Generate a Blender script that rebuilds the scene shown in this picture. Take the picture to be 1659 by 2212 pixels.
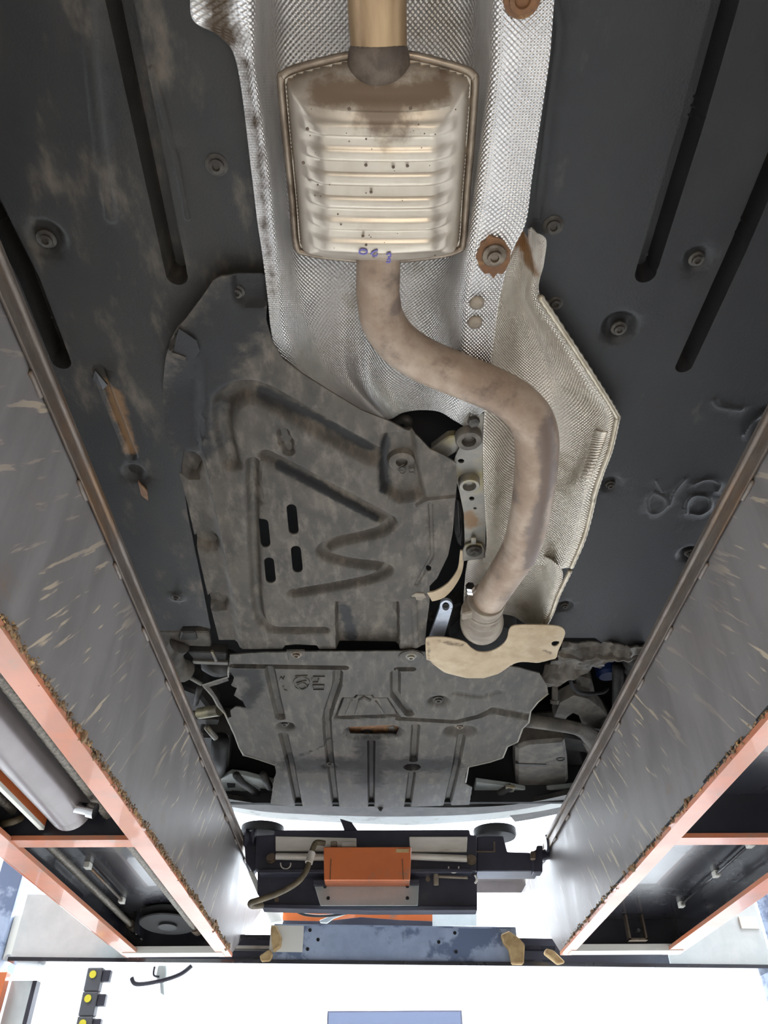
import bpy, bmesh, math, random
import numpy as np
from mathutils import Vector, Matrix, noise
from mathutils.geometry import delaunay_2d_cdt
random.seed(7)
for o in list(bpy.data.objects): bpy.data.objects.remove(o)
SC = bpy.context.scene; COL = SC.collection
# ------------------------------------------------------------ camera
W, H, F = 1659.0, 2212.0, 1661.0
CZ = 1.40                                    # camera height above the floor
_Y = Vector((815-829.5, -(2512-1106), -F)).normalized()
_X = Vector((F, 0, -14.5)).normalized()
_X = Vector((1, 0, -(_Y.x)/_Y.z)).normalized()
_Z = _X.cross(_Y)
R = Matrix((_X, _Y, _Z))
cd = bpy.data.cameras.new('camera'); cam = bpy.data.objects.new('camera', cd); COL.objects.link(cam)
cd.sensor_fit = 'VERTICAL'; cd.sensor_height = 24; cd.lens = F/H*24; cd.clip_start = .02
cam.matrix_world = Matrix.Translation((0, 0, CZ)) @ R.to_4x4()
SC.camera = cam
# ------------------------------------------------------------ world, lamps, exposure
wd = bpy.data.worlds.new('world'); SC.world = wd; wd.use_nodes = True
bg = wd.node_tree.nodes['Background']; bg.inputs[0].default_value = (1.0, .97, .93, 1); bg.inputs[1].default_value = .5
def area(name, loc, rot, sx, sy, power, col):
    l = bpy.data.lights.new(name, 'AREA'); l.shape = 'RECTANGLE'; l.size = sx; l.size_y = sy; l.energy = power; l.color = col
    o = bpy.data.objects.new(name, l); COL.objects.link(o); o.location = loc; o.rotation_euler = rot; return o
area('added_wall_light', (0, 5.0, 5.2), (math.radians(35), 0, 0), 8, .6, 1900, (.88, .94, 1))  # added light that burns the front wall out to white
area('ceiling_lamp_left', (-3.2, 1.5, 5.2), (0, math.radians(-20), 0), .5, 6, 350, (.95, .98, 1))
area('ceiling_lamp_right', (3.2, 1.5, 5.2), (0, math.radians(20), 0), .5, 6, 350, (.95, .98, 1))
area('added_fill_light', (.15, -.55, .95), (math.radians(150), 0, 0), .5, .35, 12, (1, .88, .74))  # added warm fill behind the camera, brightens muffler and tunnel shield
SC.view_settings.view_transform = 'Standard'; SC.view_settings.look = 'None'
SC.view_settings.exposure = -.35; SC.view_settings.gamma = 1; SC.view_settings.use_curve_mapping = False

# ------------------------------------------------------------ pixel rays: a point on a plane of known height / distance
def ray(px, py): return R @ Vector((px-829.5, -(py-1106), -F))
def P(px, py, Z):
    d = ray(px, py); s = Z/d.z
    return Vector((d.x*s, d.y*s, Z+CZ))
def PY(px, py, Y):
    d = ray(px, py); s = Y/d.y
    return Vector((d.x*s, Y, d.z*s+CZ))
def PX(px, py, X):
    d = ray(px, py); s = X/d.x
    return Vector((X, d.y*s, d.z*s+CZ))
# ------------------------------------------------------------ object helpers
def link(o): COL.objects.link(o); return o
def tag(o, label=None, cat=None, group=None, kind=None):
    if label: o['label'] = label
    if cat: o['category'] = cat
    if group: o['group'] = group
    if kind: o['kind'] = kind
    return o
def thing(name, label, cat, loc, group=None):
    o = bpy.data.objects.new(name, None); o.empty_display_size = .05; link(o); o.location = loc
    return tag(o, label, cat, group)
def wloc(o):
    v = Vector(o.location)
    while o.parent: o = o.parent; v += o.location
    return v
def obj(name, me, mat, parent=None, smooth=False, label=None):
    """me: bmesh or mesh in world coordinates; origin moved to its own base"""
    if isinstance(me, bmesh.types.BMesh):
        b = me; me = bpy.data.meshes.new(name); b.to_mesh(me); b.free()
    n = len(me.vertices); co = np.empty(n*3, 'f'); me.vertices.foreach_get('co', co); co = co.reshape(-1, 3)
    base = (co.min(0)+co.max(0))/2; base[2] = co[:, 2].min()
    co -= base; me.vertices.foreach_set('co', co.ravel()); me.update()
    if smooth is True: me.polygons.foreach_set('use_smooth', [True]*len(me.polygons))
    elif smooth:
        me.polygons.foreach_set('use_smooth', [True]*len(me.polygons)); me.set_sharp_from_angle(angle=math.radians(smooth))
    for m in (mat if isinstance(mat, (list, tuple)) else [mat]): me.materials.append(m)
    o = bpy.data.objects.new(name, me); link(o); o.location = Vector([float(c) for c in base])
    if parent: o.location -= wloc(parent); o.parent = parent
    if label: o['label'] = label
    return o
def copy_part(src, parent, world):
    o = src.copy(); link(o); o.parent = parent; o.location = Vector(world)-wloc(parent); return o
# ------------------------------------------------------------ mesh helpers
def box(x0, x1, y0, y1, z0, z1, bm=None, bev=0):
    bm = bm or bmesh.new()
    x0, x1 = sorted((x0, x1)); y0, y1 = sorted((y0, y1)); z0, z1 = sorted((z0, z1))
    m = Matrix.Translation(((x0+x1)/2, (y0+y1)/2, (z0+z1)/2+CZ)) @ Matrix.Diagonal((x1-x0, y1-y0, z1-z0, 1))
    r = bmesh.ops.create_cube(bm, size=1, matrix=m)
    if bev:
        es = list({e for v in r['verts'] for e in v.link_edges})
        bmesh.ops.bevel(bm, geom=es, offset=bev, segments=2, profile=.6, affect='EDGES')
    return bm
def prism(pts, vec, bm=None, bev=0):
    """closed polygon of world points pushed along vec"""
    bm = bm or bmesh.new()
    vs = [bm.verts.new(p) for p in pts]; f = bm.faces.new(vs)
    r = bmesh.ops.extrude_face_region(bm, geom=[f]); ev = [g for g in r['geom'] if isinstance(g, bmesh.types.BMVert)]
    bmesh.ops.translate(bm, verts=ev, vec=vec)
    allv = vs+ev; fs = list({q for v in allv for q in v.link_faces})
    bmesh.ops.recalc_face_normals(bm, faces=fs)
    if bev:
        es = list({e for v in allv for e in v.link_edges})
        bmesh.ops.bevel(bm, geom=es, offset=bev, segments=1, affect='EDGES')
    return bm
def smooth_path(pts, n=8, closed=False):
    pts = [Vector(p) for p in pts]; out = []
    N = len(pts)
    for i in range(N if closed else N-1):
        g = lambda k: pts[k % N] if closed else pts[max(0, min(N-1, k))]
        a, b, c, d = g(i-1), g(i), g(i+1), g(i+2)
        for k in range(n):
            t = k/n
            out.append(.5*((2*b)+(c-a)*t+(2*a-5*b+4*c-d)*t*t+(3*b-a-3*c+d)*t**3))
    if not closed: out.append(pts[-1])
    return out
def tube(path, rad, seg=12, bm=None, caps=True, closed=False, prof=None):
    bm = bm or bmesh.new(); N = len(path); rings = []
    rad = rad if hasattr(rad, '__len__') else [rad]*N
    if len(rad) != N:
        xs = np.linspace(0, 1, len(rad)); rad = np.interp(np.linspace(0, 1, N), xs, rad)
    up = None
    for i, p in enumerate(path):
        a = path[(i-1) % N] if closed else path[max(0, i-1)]
        b = path[(i+1) % N] if closed else path[min(N-1, i+1)]
        t = (Vector(b)-Vector(a)).normalized()
        if up is None:
            up = Vector((0, 0, 1)) if abs(t.z) < .9 else Vector((1, 0, 0))
        up = (up-t*up.dot(t)).normalized(); sd = t.cross(up)
        ring = []
        for k in range(seg):
            an = 2*math.pi*k/seg
            ring.append(bm.verts.new(Vector(p)+(up*math.cos(an)+sd*math.sin(an))*float(rad[i])))
        rings.append(ring)
    for i in range(N if closed else N-1):
        A, B = rings[i], rings[(i+1) % N]
        for k in range(seg):
            bm.faces.new((A[k], A[(k+1) % seg], B[(k+1) % seg], B[k]))
    if caps and not closed:
        bm.faces.new(rings[0][::-1]); bm.faces.new(rings[-1])
    bmesh.ops.recalc_face_normals(bm, faces=bm.faces[:])
    return bm
def lathe(prof, origin, axis, seg=24, bm=None):
    """prof: list of (r, h) along axis from origin"""
    bm = bm or bmesh.new(); ax = Vector(axis).normalized()
    u = ax.orthogonal().normalized(); v = ax.cross(u); rings = []
    for r, h in prof:
        c = Vector(origin)+ax*h
        rings.append([bm.verts.new(c+(u*math.cos(2*math.pi*k/seg)+v*math.sin(2*math.pi*k/seg))*max(r, 1e-4)) for k in range(seg)])
    for A, B in zip(rings, rings[1:]):
        for k in range(seg): bm.faces.new((A[k], A[(k+1) % seg], B[(k+1) % seg], B[k]))
    bm.faces.new(rings[0][::-1]); bm.faces.new(rings[-1])
    bmesh.ops.recalc_face_normals(bm, faces=bm.faces[:])
    return bm
# distance helpers (numpy)
def dist_poly(p, line, closed=False):
    d = np.full(len(p), 1e9); L = [np.array(q, float)[:2] for q in line]
    if closed: L = L+[L[0]]
    for a, b in zip(L, L[1:]):
        ab = b-a; t = np.clip(((p-a)@ab)/max(ab@ab, 1e-12), 0, 1)
        d = np.minimum(d, np.hypot(*(p-(a+t[:, None]*ab)).T))
    return d
def inside(p, poly):
    r = np.zeros(len(p), bool); x, y = p[:, 0], p[:, 1]; n = len(poly)
    for i in range(n):
        x1, y1 = poly[i][:2]; x2, y2 = poly[(i+1) % n][:2]
        if y1 == y2: continue
        c = ((y1 > y) != (y2 > y)) & (x < (x2-x1)*(y-y1)/(y2-y1)+x1)
        r ^= c
    return r
def sstep(t): t = np.clip(t, 0, 1); return t*t*(3-2*t)
class Groove:                       # a pressed bead along a line: depth > 0 goes up into the car
    def __init__(s, line, hw, depth, flat=.45, n=0):
        s.l, s.hw, s.d, s.fl, s.n = line, hw, depth, flat, n
    def prep(s, Z):
        q = [P(x, y, Z) for x, y in s.l]
        s.q = [(v.x, v.y) for v in (smooth_path(q, s.n) if s.n else q)]
    def dist(s, p): return dist_poly(p, s.q)/s.hw
    def dz(s, p): return s.d*sstep((1-s.dist(p))/(1-s.fl))
class Dimple(Groove):
    def __init__(s, c, r, depth, flat=.5): Groove.__init__(s, [c, (c[0]+.01, c[1])], r, depth, flat)
class Pocket:                       # a polygon area raised / lowered with sloping walls of width w
    def __init__(s, poly, w, depth): s.l, s.w, s.d = poly, w, depth
    def prep(s, Z): s.q = [(v.x, v.y) for v in (P(x, y, Z) for x, y in s.l)]
    def sd(s, p): d = dist_poly(p, s.q, True); return np.where(inside(p, s.q), d, -d)
    def dist(s, p): return np.where(np.abs(s.sd(p)-s.w/2) < s.w*1.2, 0, 5)
    def dz(s, p): return s.d*sstep(s.sd(p)/s.w)
def resample(poly, g):
    out = []; n = len(poly)
    for i in range(n):
        a = Vector(poly[i][:2]); b = Vector(poly[(i+1) % n][:2]); k = max(1, int((b-a).length/g+.5))
        out += [tuple(a+(b-a)*j/k) for j in range(k)]
    return out
def sheet(outline, Z, t=.003, holes=(), feats=(), g=.02, gf=.006, zf=None, stains=(), curve=0, jag=0, name='sheet'):
    """pressed sheet: outline given on the plane of height Z, real thickness t"""
    def world(poly):
        q = [P(x, y, Z) for x, y in poly]
        if curve: q = smooth_path(q, curve, True)
        q = resample([(v.x, v.y) for v in q], g*.7)
        if jag:
            q = [(x+jag*noise.noise((x*90, y*90, 1)), y+jag*noise.noise((x*90, y*90, 9))) for x, y in q]
        return q
    ol = world(outline); hl = [world(h) for h in holes]
    for f in feats: f.prep(Z)
    A = np.array(ol); lo, hi = A.min(0), A.max(0)
    pts = []
    def grid(st):
        xs = np.arange(lo[0]+st/2, hi[0], st); ys = np.arange(lo[1]+st/2, hi[1], st)
        gx, gy = np.meshgrid(xs, ys); gx[1::2] += st/2
        return np.c_[gx.ravel(), gy.ravel()]
    c = grid(g); fine = grid(gf) if feats else np.zeros((0, 2))
    if feats:
        m = np.min([f.dist(fine) for f in feats], axis=0); fine = fine[m < 1.15]
        m = np.min([f.dist(c) for f in feats], axis=0); c = c[m >= 1.15]
    cont = []
    for f in feats:
        if isinstance(f, Pocket): continue
        q = [np.array(v) for v in f.q]
        for i in range(len(q)-1):
            ab = q[i+1]-q[i]; ln = np.hypot(*ab); nn = np.array((-ab[1], ab[0]))/max(ln, 1e-9); k = max(1, int(ln/gf))
            for j in range(k+1):
                for off in (0, f.fl, (1+f.fl)/2, 1.02):
                    for sg in (-1, 1): cont.append(q[i]+ab*j/k+nn*off*sg*f.hw)
        for e in (q[0], q[-1]):
            for a in np.linspace(0, 2*math.pi, 20)[:-1]:
                for off in (f.fl, (1+f.fl)/2, 1.02): cont.append(e+off*f.hw*np.array((math.cos(a), math.sin(a))))
    if cont:
        cont = np.array(cont); m = np.ones(len(cont), bool)
        ds = [f.dist(cont)*1.0 for f in feats if not isinstance(f, Pocket)]; fs = [f for f in feats if not isinstance(f, Pocket)]
        key = np.round(cont/.0022).astype(int); _, iu = np.unique(key, axis=0, return_index=True); cont = cont[iu]
        if len(fine):
            cell = {}
            for v in cont: cell.setdefault((int(v[0]//.004), int(v[1]//.004)), []).append(v)
            keep = []
            for v in fine:
                a, b = int(v[0]//.004), int(v[1]//.004)
                keep.append(not any(np.hypot(*(v-w)) < gf*.5 for i in (-1, 0, 1) for j in (-1, 0, 1) for w in cell.get((a+i, b+j), ())))
            fine = fine[np.array(keep)]
    else: cont = np.zeros((0, 2))
    for arr, st in ((c, g), (fine, gf), (cont, .003)):
        if not len(arr): continue
        k = inside(arr, ol) & (dist_poly(arr, ol, True) > st*.45)
        for h in hl: k &= ~inside(arr, h) & (dist_poly(arr, h, True) > st*.45)
        pts.append(arr[k])
    allp = [tuple(p) for p in ol]; edges = [(i, (i+1) % len(ol)) for i in range(len(ol))]
    for h in hl:
        b = len(allp); allp += h; edges += [(b+i, b+(i+1) % len(h)) for i in range(len(h))]
    for a in pts: allp += [tuple(p) for p in a]
    r = delaunay_2d_cdt([Vector(p) for p in allp], edges, [], 0, 1e-6)
    V = np.array([tuple(v) for v in r[0]]); T = np.array([f for f in r[2] if len(f) == 3])
    cen = V[T].mean(1); k = inside(cen, ol)
    for h in hl: k &= ~inside(cen, h)
    T = T[k]
    z = np.zeros(len(V))
    for f in feats:
        d = f.dz(V); z = np.where(np.abs(d) > np.abs(z), d, z)
    if zf: z = z+zf(V[:, 0], V[:, 1])
    n = len(V); co = np.zeros((2*n, 3)); co[:n, :2] = V; co[n:, :2] = V; co[:n, 2] = Z+CZ+z; co[n:, 2] = Z+CZ+z+t
    a, b, c_ = V[T[:, 0]], V[T[:, 1]], V[T[:, 2]]
    cr = (b-a)[:, 0]*(c_-a)[:, 1]-(b-a)[:, 1]*(c_-a)[:, 0]
    T[cr > 0] = T[cr > 0][:, ::-1]           # lower face looks down
    cnt = {}
    for t3 in T:
        for i in range(3):
            e = (int(t3[i]), int(t3[(i+1) % 3])); cnt[e] = 1
    side = []
    for (i, j) in cnt:
        if (j, i) not in cnt: side.append((j, i, i+n, j+n))
    me = bpy.data.meshes.new(name)
    me.from_pydata(co.tolist(), [], T.tolist()+(T[:, ::-1]+n).tolist()+side); me.validate(); me.update()
    if stains: add_stain(me, stains, Z)
    return me
def add_stain(me, stains, Z):
    n = len(me.vertices); co = np.empty(n*3, 'f'); me.vertices.foreach_get('co', co); co = co.reshape(-1, 3)
    val = np.zeros(n)
    for line, hw, *pk in stains:
        pk = pk[0] if pk else 1
        q = [P(x, y, Z) for x, y in line]
        if len(q) == 1: q.append(q[0]+Vector((1e-4, 0, 0)))
        val = np.maximum(val, pk-.5*dist_poly(co[:, :2].astype(float), [(v.x, v.y) for v in q])/hw)
    at = me.attributes.new('stain', 'FLOAT', 'POINT'); at.data.foreach_set('value', val.astype('f'))
def loft(rows, nu=6, nv=6, t=.0025, name='loft', uvs=True, stains=None):
    """rows of equal length (px, py, Z); smoothed into a sheet with UVs in metres"""
    G = [[P(*q) for q in r] for r in rows]
    G = [smooth_path(r, nu) for r in G]
    cols = [smooth_path([r[i] for r in G], nv) for i in range(len(G[0]))]
    nr, nc = len(cols[0]), len(cols)
    co = np.array([[tuple(cols[c][r]) for c in range(nc)] for r in range(nr)])
    du = np.linalg.norm(np.diff(co, axis=1), axis=2).mean(0); u = np.r_[0, np.cumsum(du)]
    dv = np.linalg.norm(np.diff(co, axis=0), axis=2).mean(1); v = np.r_[0, np.cumsum(dv)]
    gu = np.gradient(co, axis=1); gv = np.gradient(co, axis=0); nn = np.cross(gu, gv); nn /= np.linalg.norm(nn, axis=2, keepdims=True)+1e-12
    nn *= np.where(nn[:, :, 2:].mean() < 0, -1, 1)
    V = co.reshape(-1, 3).tolist(); n = len(V); top = co+nn*t; V += top.reshape(-1, 3).tolist()
    Fc = []; ix = lambda r, c: r*nc+c
    for r in range(nr-1):
        for c in range(nc-1):
            q = (ix(r, c), ix(r, c+1), ix(r+1, c+1), ix(r+1, c)); Fc.append(q); Fc.append(tuple(i+n for i in q[::-1]))
    bd = [ix(0, c) for c in range(nc)]+[ix(r, nc-1) for r in range(1, nr)]+[ix(nr-1, c) for c in range(nc-2, -1, -1)]+[ix(r, 0) for r in range(nr-2, 0, -1)]
    for i in range(len(bd)):
        a, b = bd[i], bd[(i+1) % len(bd)]; Fc.append((b, a, a+n, b+n))
    me = bpy.data.meshes.new(name); me.from_pydata(V, [], Fc); me.update()
    ul = me.uv_layers.new(name='UVMap'); li = np.empty(len(me.loops), 'i'); me.loops.foreach_get('vertex_index', li); li = li % n
    uvc = np.c_[u[li % nc], v[li//nc]].astype('f'); ul.data.foreach_set('uv', uvc.ravel())
    if stains: add_stain(me, *stains)
    return me

# ------------------------------------------------------------ materials
def mat(name, c1, c2=None, scale=20, stretch=(1, 1, 1), rough=.6, rough2=None, metal=0, bump=0, bscale=150, c3=None, s3=4, t3=(.5, .7),
        stain=None, emboss=0, pitch=.0076, spec=.5, lo=.35, hi=.65, coat=0, detail=5, c3stretch=None):
    m = bpy.data.materials.new(name); m.use_nodes = True; nt = m.node_tree; N = nt.nodes; L = nt.links
    b = N['Principled BSDF']; b.inputs['Metallic'].default_value = metal; b.inputs['Roughness'].default_value = rough
    b.inputs['Specular IOR Level'].default_value = spec; b.inputs['Coat Weight'].default_value = coat
    tc = N.new('ShaderNodeTexCoord')
    def nz(sc, st, det=5):
        mp = N.new('ShaderNodeMapping'); mp.inputs['Scale'].default_value = st; L.new(tc.outputs['Object'], mp.inputs[0])
        n = N.new('ShaderNodeTexNoise'); n.inputs['Scale'].default_value = sc; n.inputs['Detail'].default_value = det
        n.inputs['Roughness'].default_value = .62; L.new(mp.outputs[0], n.inputs[0]); return n
    def ramp(src, a, bb):
        r = N.new('ShaderNodeMapRange'); r.inputs[1].default_value = a; r.inputs[2].default_value = bb; r.interpolation_type = 'SMOOTHSTEP'
        L.new(src, r.inputs[0]); return r.outputs[0]
    def mix(f, a, bb):
        x = N.new('ShaderNodeMix'); x.data_type = 'RGBA'; L.new(f, x.inputs[0])
        for i, s in ((6, a), (7, bb)):
            if isinstance(s, tuple): x.inputs[i].default_value = (*s, 1)
            else: L.new(s, x.inputs[i])
        return x.outputs[2]
    col = c1
    if c2:
        n1 = nz(scale, stretch, detail); f = ramp(n1.outputs[0], lo, hi); col = mix(f, c1, c2)
        if rough2 is not None:
            r = N.new('ShaderNodeMapRange'); r.inputs[1].default_value = lo; r.inputs[2].default_value = hi
            r.inputs[3].default_value = rough; r.inputs[4].default_value = rough2; L.new(n1.outputs[0], r.inputs[0]); L.new(r.outputs[0], b.inputs['Roughness'])
    if c3:
        n3 = nz(s3, c3stretch or stretch, 8); col = mix(ramp(n3.outputs[0], *t3), col, c3)
    if stain:
        at = N.new('ShaderNodeAttribute'); at.attribute_name = 'stain'
        ns = nz(35, (1, 1, 1), 8); ad = N.new('ShaderNodeMath'); ad.operation = 'MULTIPLY_ADD'; L.new(ns.outputs[0], ad.inputs[0]); ad.inputs[1].default_value = .9
        L.new(at.outputs['Fac'], ad.inputs[2]); sf = ramp(ad.outputs[0], .85, 1.25); sfm = sf
        col = mix(sf, col, stain)
        if metal:
            mr = N.new('ShaderNodeMapRange'); mr.inputs[3].default_value = metal; mr.inputs[4].default_value = 0.0; L.new(sf, mr.inputs[0]); L.new(mr.outputs[0], b.inputs['Metallic'])
    if isinstance(col, tuple): b.inputs['Base Color'].default_value = (*col, 1)
    else: L.new(col, b.inputs['Base Color'])
    nrm = None
    if bump:
        nb = nz(bscale, (1, 1, 1), 6); bp = N.new('ShaderNodeBump'); bp.inputs['Strength'].default_value = bump; bp.inputs['Distance'].default_value = .002
        L.new(nb.outputs[0], bp.inputs['Height']); nrm = bp.outputs[0]
    if emboss:
        sp = N.new('ShaderNodeSeparateXYZ'); L.new(tc.outputs['UV'], sp.inputs[0]); cs = []
        for i in (0, 1):
            mm = N.new('ShaderNodeMath'); mm.operation = 'MULTIPLY'; mm.inputs[1].default_value = 2*math.pi/pitch; L.new(sp.outputs[i], mm.inputs[0])
            cc = N.new('ShaderNodeMath'); cc.operation = 'COSINE'; L.new(mm.outputs[0], cc.inputs[0]); cs.append(cc)
        pr = N.new('ShaderNodeMath'); pr.operation = 'MULTIPLY'; L.new(cs[0].outputs[0], pr.inputs[0]); L.new(cs[1].outputs[0], pr.inputs[1])
        be = N.new('ShaderNodeBump'); be.inputs['Strength'].default_value = emboss; be.inputs['Distance'].default_value = .0012
        L.new(pr.outputs[0], be.inputs['Height'])
        if nrm: L.new(nrm, be.inputs['Normal'])
        nrm = be.outputs[0]
    if nrm: L.new(nrm, b.inputs['Normal'])
    return m
def sr(r, g, b):
    f = lambda c: (c/255/12.92) if c/255 <= .04045 else ((c/255+.055)/1.055)**2.4
    return (f(r), f(g), f(b))
PLAS = mat('dusty_black_plastic', sr(34, 33, 32), sr(47, 44, 40), 5, (1.5, .7, 1), .50, .62, bump=.35, bscale=260, c3=sr(104, 93, 80), s3=7, t3=(.58, .82), c3stretch=(2, .8, 1))
PLASR = mat('clean_black_plastic', sr(32, 31, 32), sr(39, 38, 38), 5, (1.5, .7, 1), .46, .56, spec=.4, bump=.3, bscale=260, c3=sr(84, 79, 72), s3=6, t3=(.62, .85), c3stretch=(2, .8, 1))
TRAY = mat('dusty_grey_tray', sr(62, 57, 51), sr(86, 79, 71), 9, (1.3, .9, 1), .56, .68, spec=.3, bump=.35, bscale=220, c3=sr(116, 106, 94), s3=22, t3=(.44, .80), c3stretch=(1.8, .7, 1), stain=sr(38, 37, 37))
ETRAY = mat('dusty_engine_tray', sr(65, 62, 58), sr(86, 81, 75), 8, (1.4, .8, 1), .50, .64, spec=.22, bump=.3, bscale=220, c3=sr(110, 102, 92), s3=18, t3=(.46, .80), c3stretch=(2.4, .6, 1), stain=sr(34, 31, 29))
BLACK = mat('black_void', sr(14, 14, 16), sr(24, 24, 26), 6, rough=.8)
DARKM = mat('dark_grimy_metal', sr(34, 33, 32), sr(58, 54, 50), 14, rough=.6, bump=.4, bscale=120)
GRIME = mat('grimy_casting', sr(72, 67, 61), sr(104, 96, 86), 12, rough=.7, bump=.5, bscale=120, c3=sr(48, 44, 41), s3=9, t3=(.5, .7))
TAN = mat('dusty_tan_metal', sr(120, 108, 94), sr(150, 137, 120), 16, rough=.65, bump=.4, bscale=150, c3=sr(84, 74, 64), s3=8, t3=(.55, .75))
SHIELD = mat('embossed_aluminium', sr(212, 209, 207), sr(228, 224, 220), 10, rough=.34, rough2=.44, metal=.85, emboss=1, stain=sr(74, 60, 44), c3=sr(182, 174, 162), s3=5, t3=(.55, .75))
SHIELDB = mat('embossed_aluminium_side', sr(208, 200, 188), sr(222, 213, 200), 10, rough=.34, rough2=.44, metal=.85, emboss=1, stain=sr(134, 92, 48), c3=sr(170, 158, 140), s3=7, t3=(.52, .75))
STEEL = mat('heat_tinted_steel', sr(178, 166, 150), sr(194, 183, 168), 9, (1, .6, 1), .36, .46, metal=.75, bump=.06, bscale=200, c3=sr(172, 150, 112), s3=5, t3=(.55, .8), stain=sr(110, 92, 74))
SEAM = mat('muffler_seam_steel', sr(120, 106, 92), sr(150, 136, 120), 20, rough=.38, metal=.8, c3=sr(84, 70, 58), s3=8, t3=(.5, .7))
PIPE = mat('brown_heat_stained_pipe', sr(164, 145, 127), sr(142, 120, 101), 13, (1, 1, 1), .46, .60, metal=.35, bump=.4, bscale=110, c3=sr(104, 88, 77), s3=16, t3=(.50, .74), stain=sr(108, 91, 80))
PIPER = mat('straw_tinted_pipe', sr(176, 148, 112), sr(150, 122, 94), 9, (2.5, .4, 1), .38, .48, metal=.6, bump=.1, bscale=130, c3=sr(112, 94, 82), s3=7, t3=(.55, .7))
RUST = mat('rusty_metal', sr(120, 82, 50), sr(88, 62, 44), 40, rough=.75, bump=.6, bscale=150, c3=sr(150, 110, 66), s3=40, t3=(.5, .7))
BOLT = mat('worn_bolt', sr(124, 112, 98), sr(90, 78, 66), 60, rough=.5, metal=.6, bump=.2)
SCREW = mat('dirty_screw', sr(72, 67, 60), sr(50, 46, 42), 60, rough=.6, metal=.3, bump=.2)
ZINC = mat('galvanised_bracket', sr(116, 112, 104), sr(136, 130, 120), 16, rough=.5, metal=.4, c3=sr(126, 116, 84), s3=8, t3=(.5, .65), stain=sr(112, 82, 44), bump=.2)
CHROME = mat('bright_nut', sr(206, 206, 208), rough=.15, metal=1)
BEIGE = mat('baked_beige_shield', sr(186, 165, 136), sr(170, 148, 118), 12, rough=.7, bump=.5, bscale=300, c3=sr(196, 178, 150), s3=8, t3=(.5, .7), stain=sr(96, 80, 62), metal=.05)
LEVER = mat('blue_grey_lever', sr(150, 156, 168), sr(170, 174, 182), 40, rough=.45, metal=.4, c3=sr(60, 50, 44), s3=45, t3=(.62, .68))
WHITEP = mat('white_wall_paint', (.86, .87, .88), (.82, .83, .85), 3, rough=.8)
FLOORM = mat('grey_concrete', (.34, .34, .33), (.42, .42, .41), 3, rough=.5, rough2=.7)

# ------------------------------------------------------------ the setting
def struct(name, bm, m): return tag(obj(name, bm, m), kind='structure')
struct('floor', box(-5, 5, -7, 6.6, -CZ-.1, -CZ), FLOORM)
struct('wall_front', box(-5, 5, 6.5, 6.7, -CZ, 4.1), WHITEP)
struct('wall_left', box(-5.2, -5, -7, 6.7, -CZ, 4.1), WHITEP)
struct('wall_right', box(5, 5.2, -7, 6.7, -CZ, 4.1), WHITEP)
struct('ceiling', box(-5.2, 5.2, -7, 6.7, 4.1, 4.25), WHITEP)

# ============================================================ THE CAR
ZF = 1.08
# body shell above everything, coloured black for the dark void of the bay
t = thing('car_body_floor', 'underside of the car body blackened for the dark gaps above the covers', 'car body', P(800, 1300, 1.42))
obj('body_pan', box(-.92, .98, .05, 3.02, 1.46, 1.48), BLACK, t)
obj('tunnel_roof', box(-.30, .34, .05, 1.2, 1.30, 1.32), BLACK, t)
obj('added_blocking_panel', box(-.92, .98, 2.97, 2.99, 1.055, 1.46), BLACK, t)  # added dark panel, keeps the bright wall from showing through the bay
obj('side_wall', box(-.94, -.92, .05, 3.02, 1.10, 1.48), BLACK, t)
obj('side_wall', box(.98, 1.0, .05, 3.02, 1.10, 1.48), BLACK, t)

def screw_mesh(r=.011, h=.006):
    bm = bmesh.new(); c = Vector((0, 0, CZ))
    lathe([(r*1.5, .004), (r*1.5, .0), (r*1.25, -.0015), (r, -.002), (r, -h), (r*.85, -h-.001), (r*.5, -h-.001), (r*.42, -h+.003), (.0005, -h+.003)], c, (0, 0, 1), 16, bm)
    return bm
PROTO = {}
def screw(parent, px, py, Z, r=.011, m=None, h=.006):
    r *= .85; key = (round(r, 4), (m or SCREW).name)
    w = P(px, py, Z)
    if key not in PROTO:
        o = obj('screw', screw_mesh(r, h), m or SCREW, parent, smooth=40); PROTO[key] = o; dz = o.location.z+wloc(parent).z-CZ
        o['off'] = dz; o.location = Vector((w.x, w.y, w.z+dz))-wloc(parent); return o
    o = copy_part(PROTO[key], parent, (w.x, w.y, w.z+PROTO[key]['off'])); return o

# ---- left floor cover
t = thing('floor_cover', 'large dusty black plastic floor cover left of the silver tunnel shield', 'underbody cover', P(250, 700, ZF))
me = sheet([(-330, -160), (480, -160), (500, 60), (540, 100), (590, 640), (500, 720), (420, 800), (392, 1010), (405, 1110), (430, 1230), (455, 1358), (428, 1352), (395, 1353), (388, 1362), (345, 1362), (320, 1352), (200, 1340), (-250, 900)], ZF, .004,
    feats=[Groove([(225, -170), (258, 0), (382, 595)], .017, .045, .6), Groove([(-90, 300), (0, 480), (62, 600), (132, 780)], .017, .045, .6),
           Dimple((100, 515), .036, .010), Dimple((290, 1022), .028, .012), Groove([(215, 800), (232, 850), (285, 985)], .013, .006), Groove([(330, 150), (380, 340), (405, 470)], .006, -.003), Dimple((383, 1290), .022, -.002, .8),
           Groove([(180, -170), (196, 120), (215, 300), (240, 470)], .012, -.003)],
    stains=[([(245, 850), (285, 975)], .016), ([(225, 830)], .012)])
fl = obj('cover_sheet', me, mat('dusty_black_plastic_left', sr(32, 31, 30), sr(45, 42, 38), 4, (1.5, .7, 1), .46, .58, spec=.4, bump=.35, bscale=260, c3=sr(92, 83, 72), s3=7, t3=(.52, .74), c3stretch=(2, .8, 1), stain=sr(112, 84, 54)), t, smooth=35)
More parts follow.
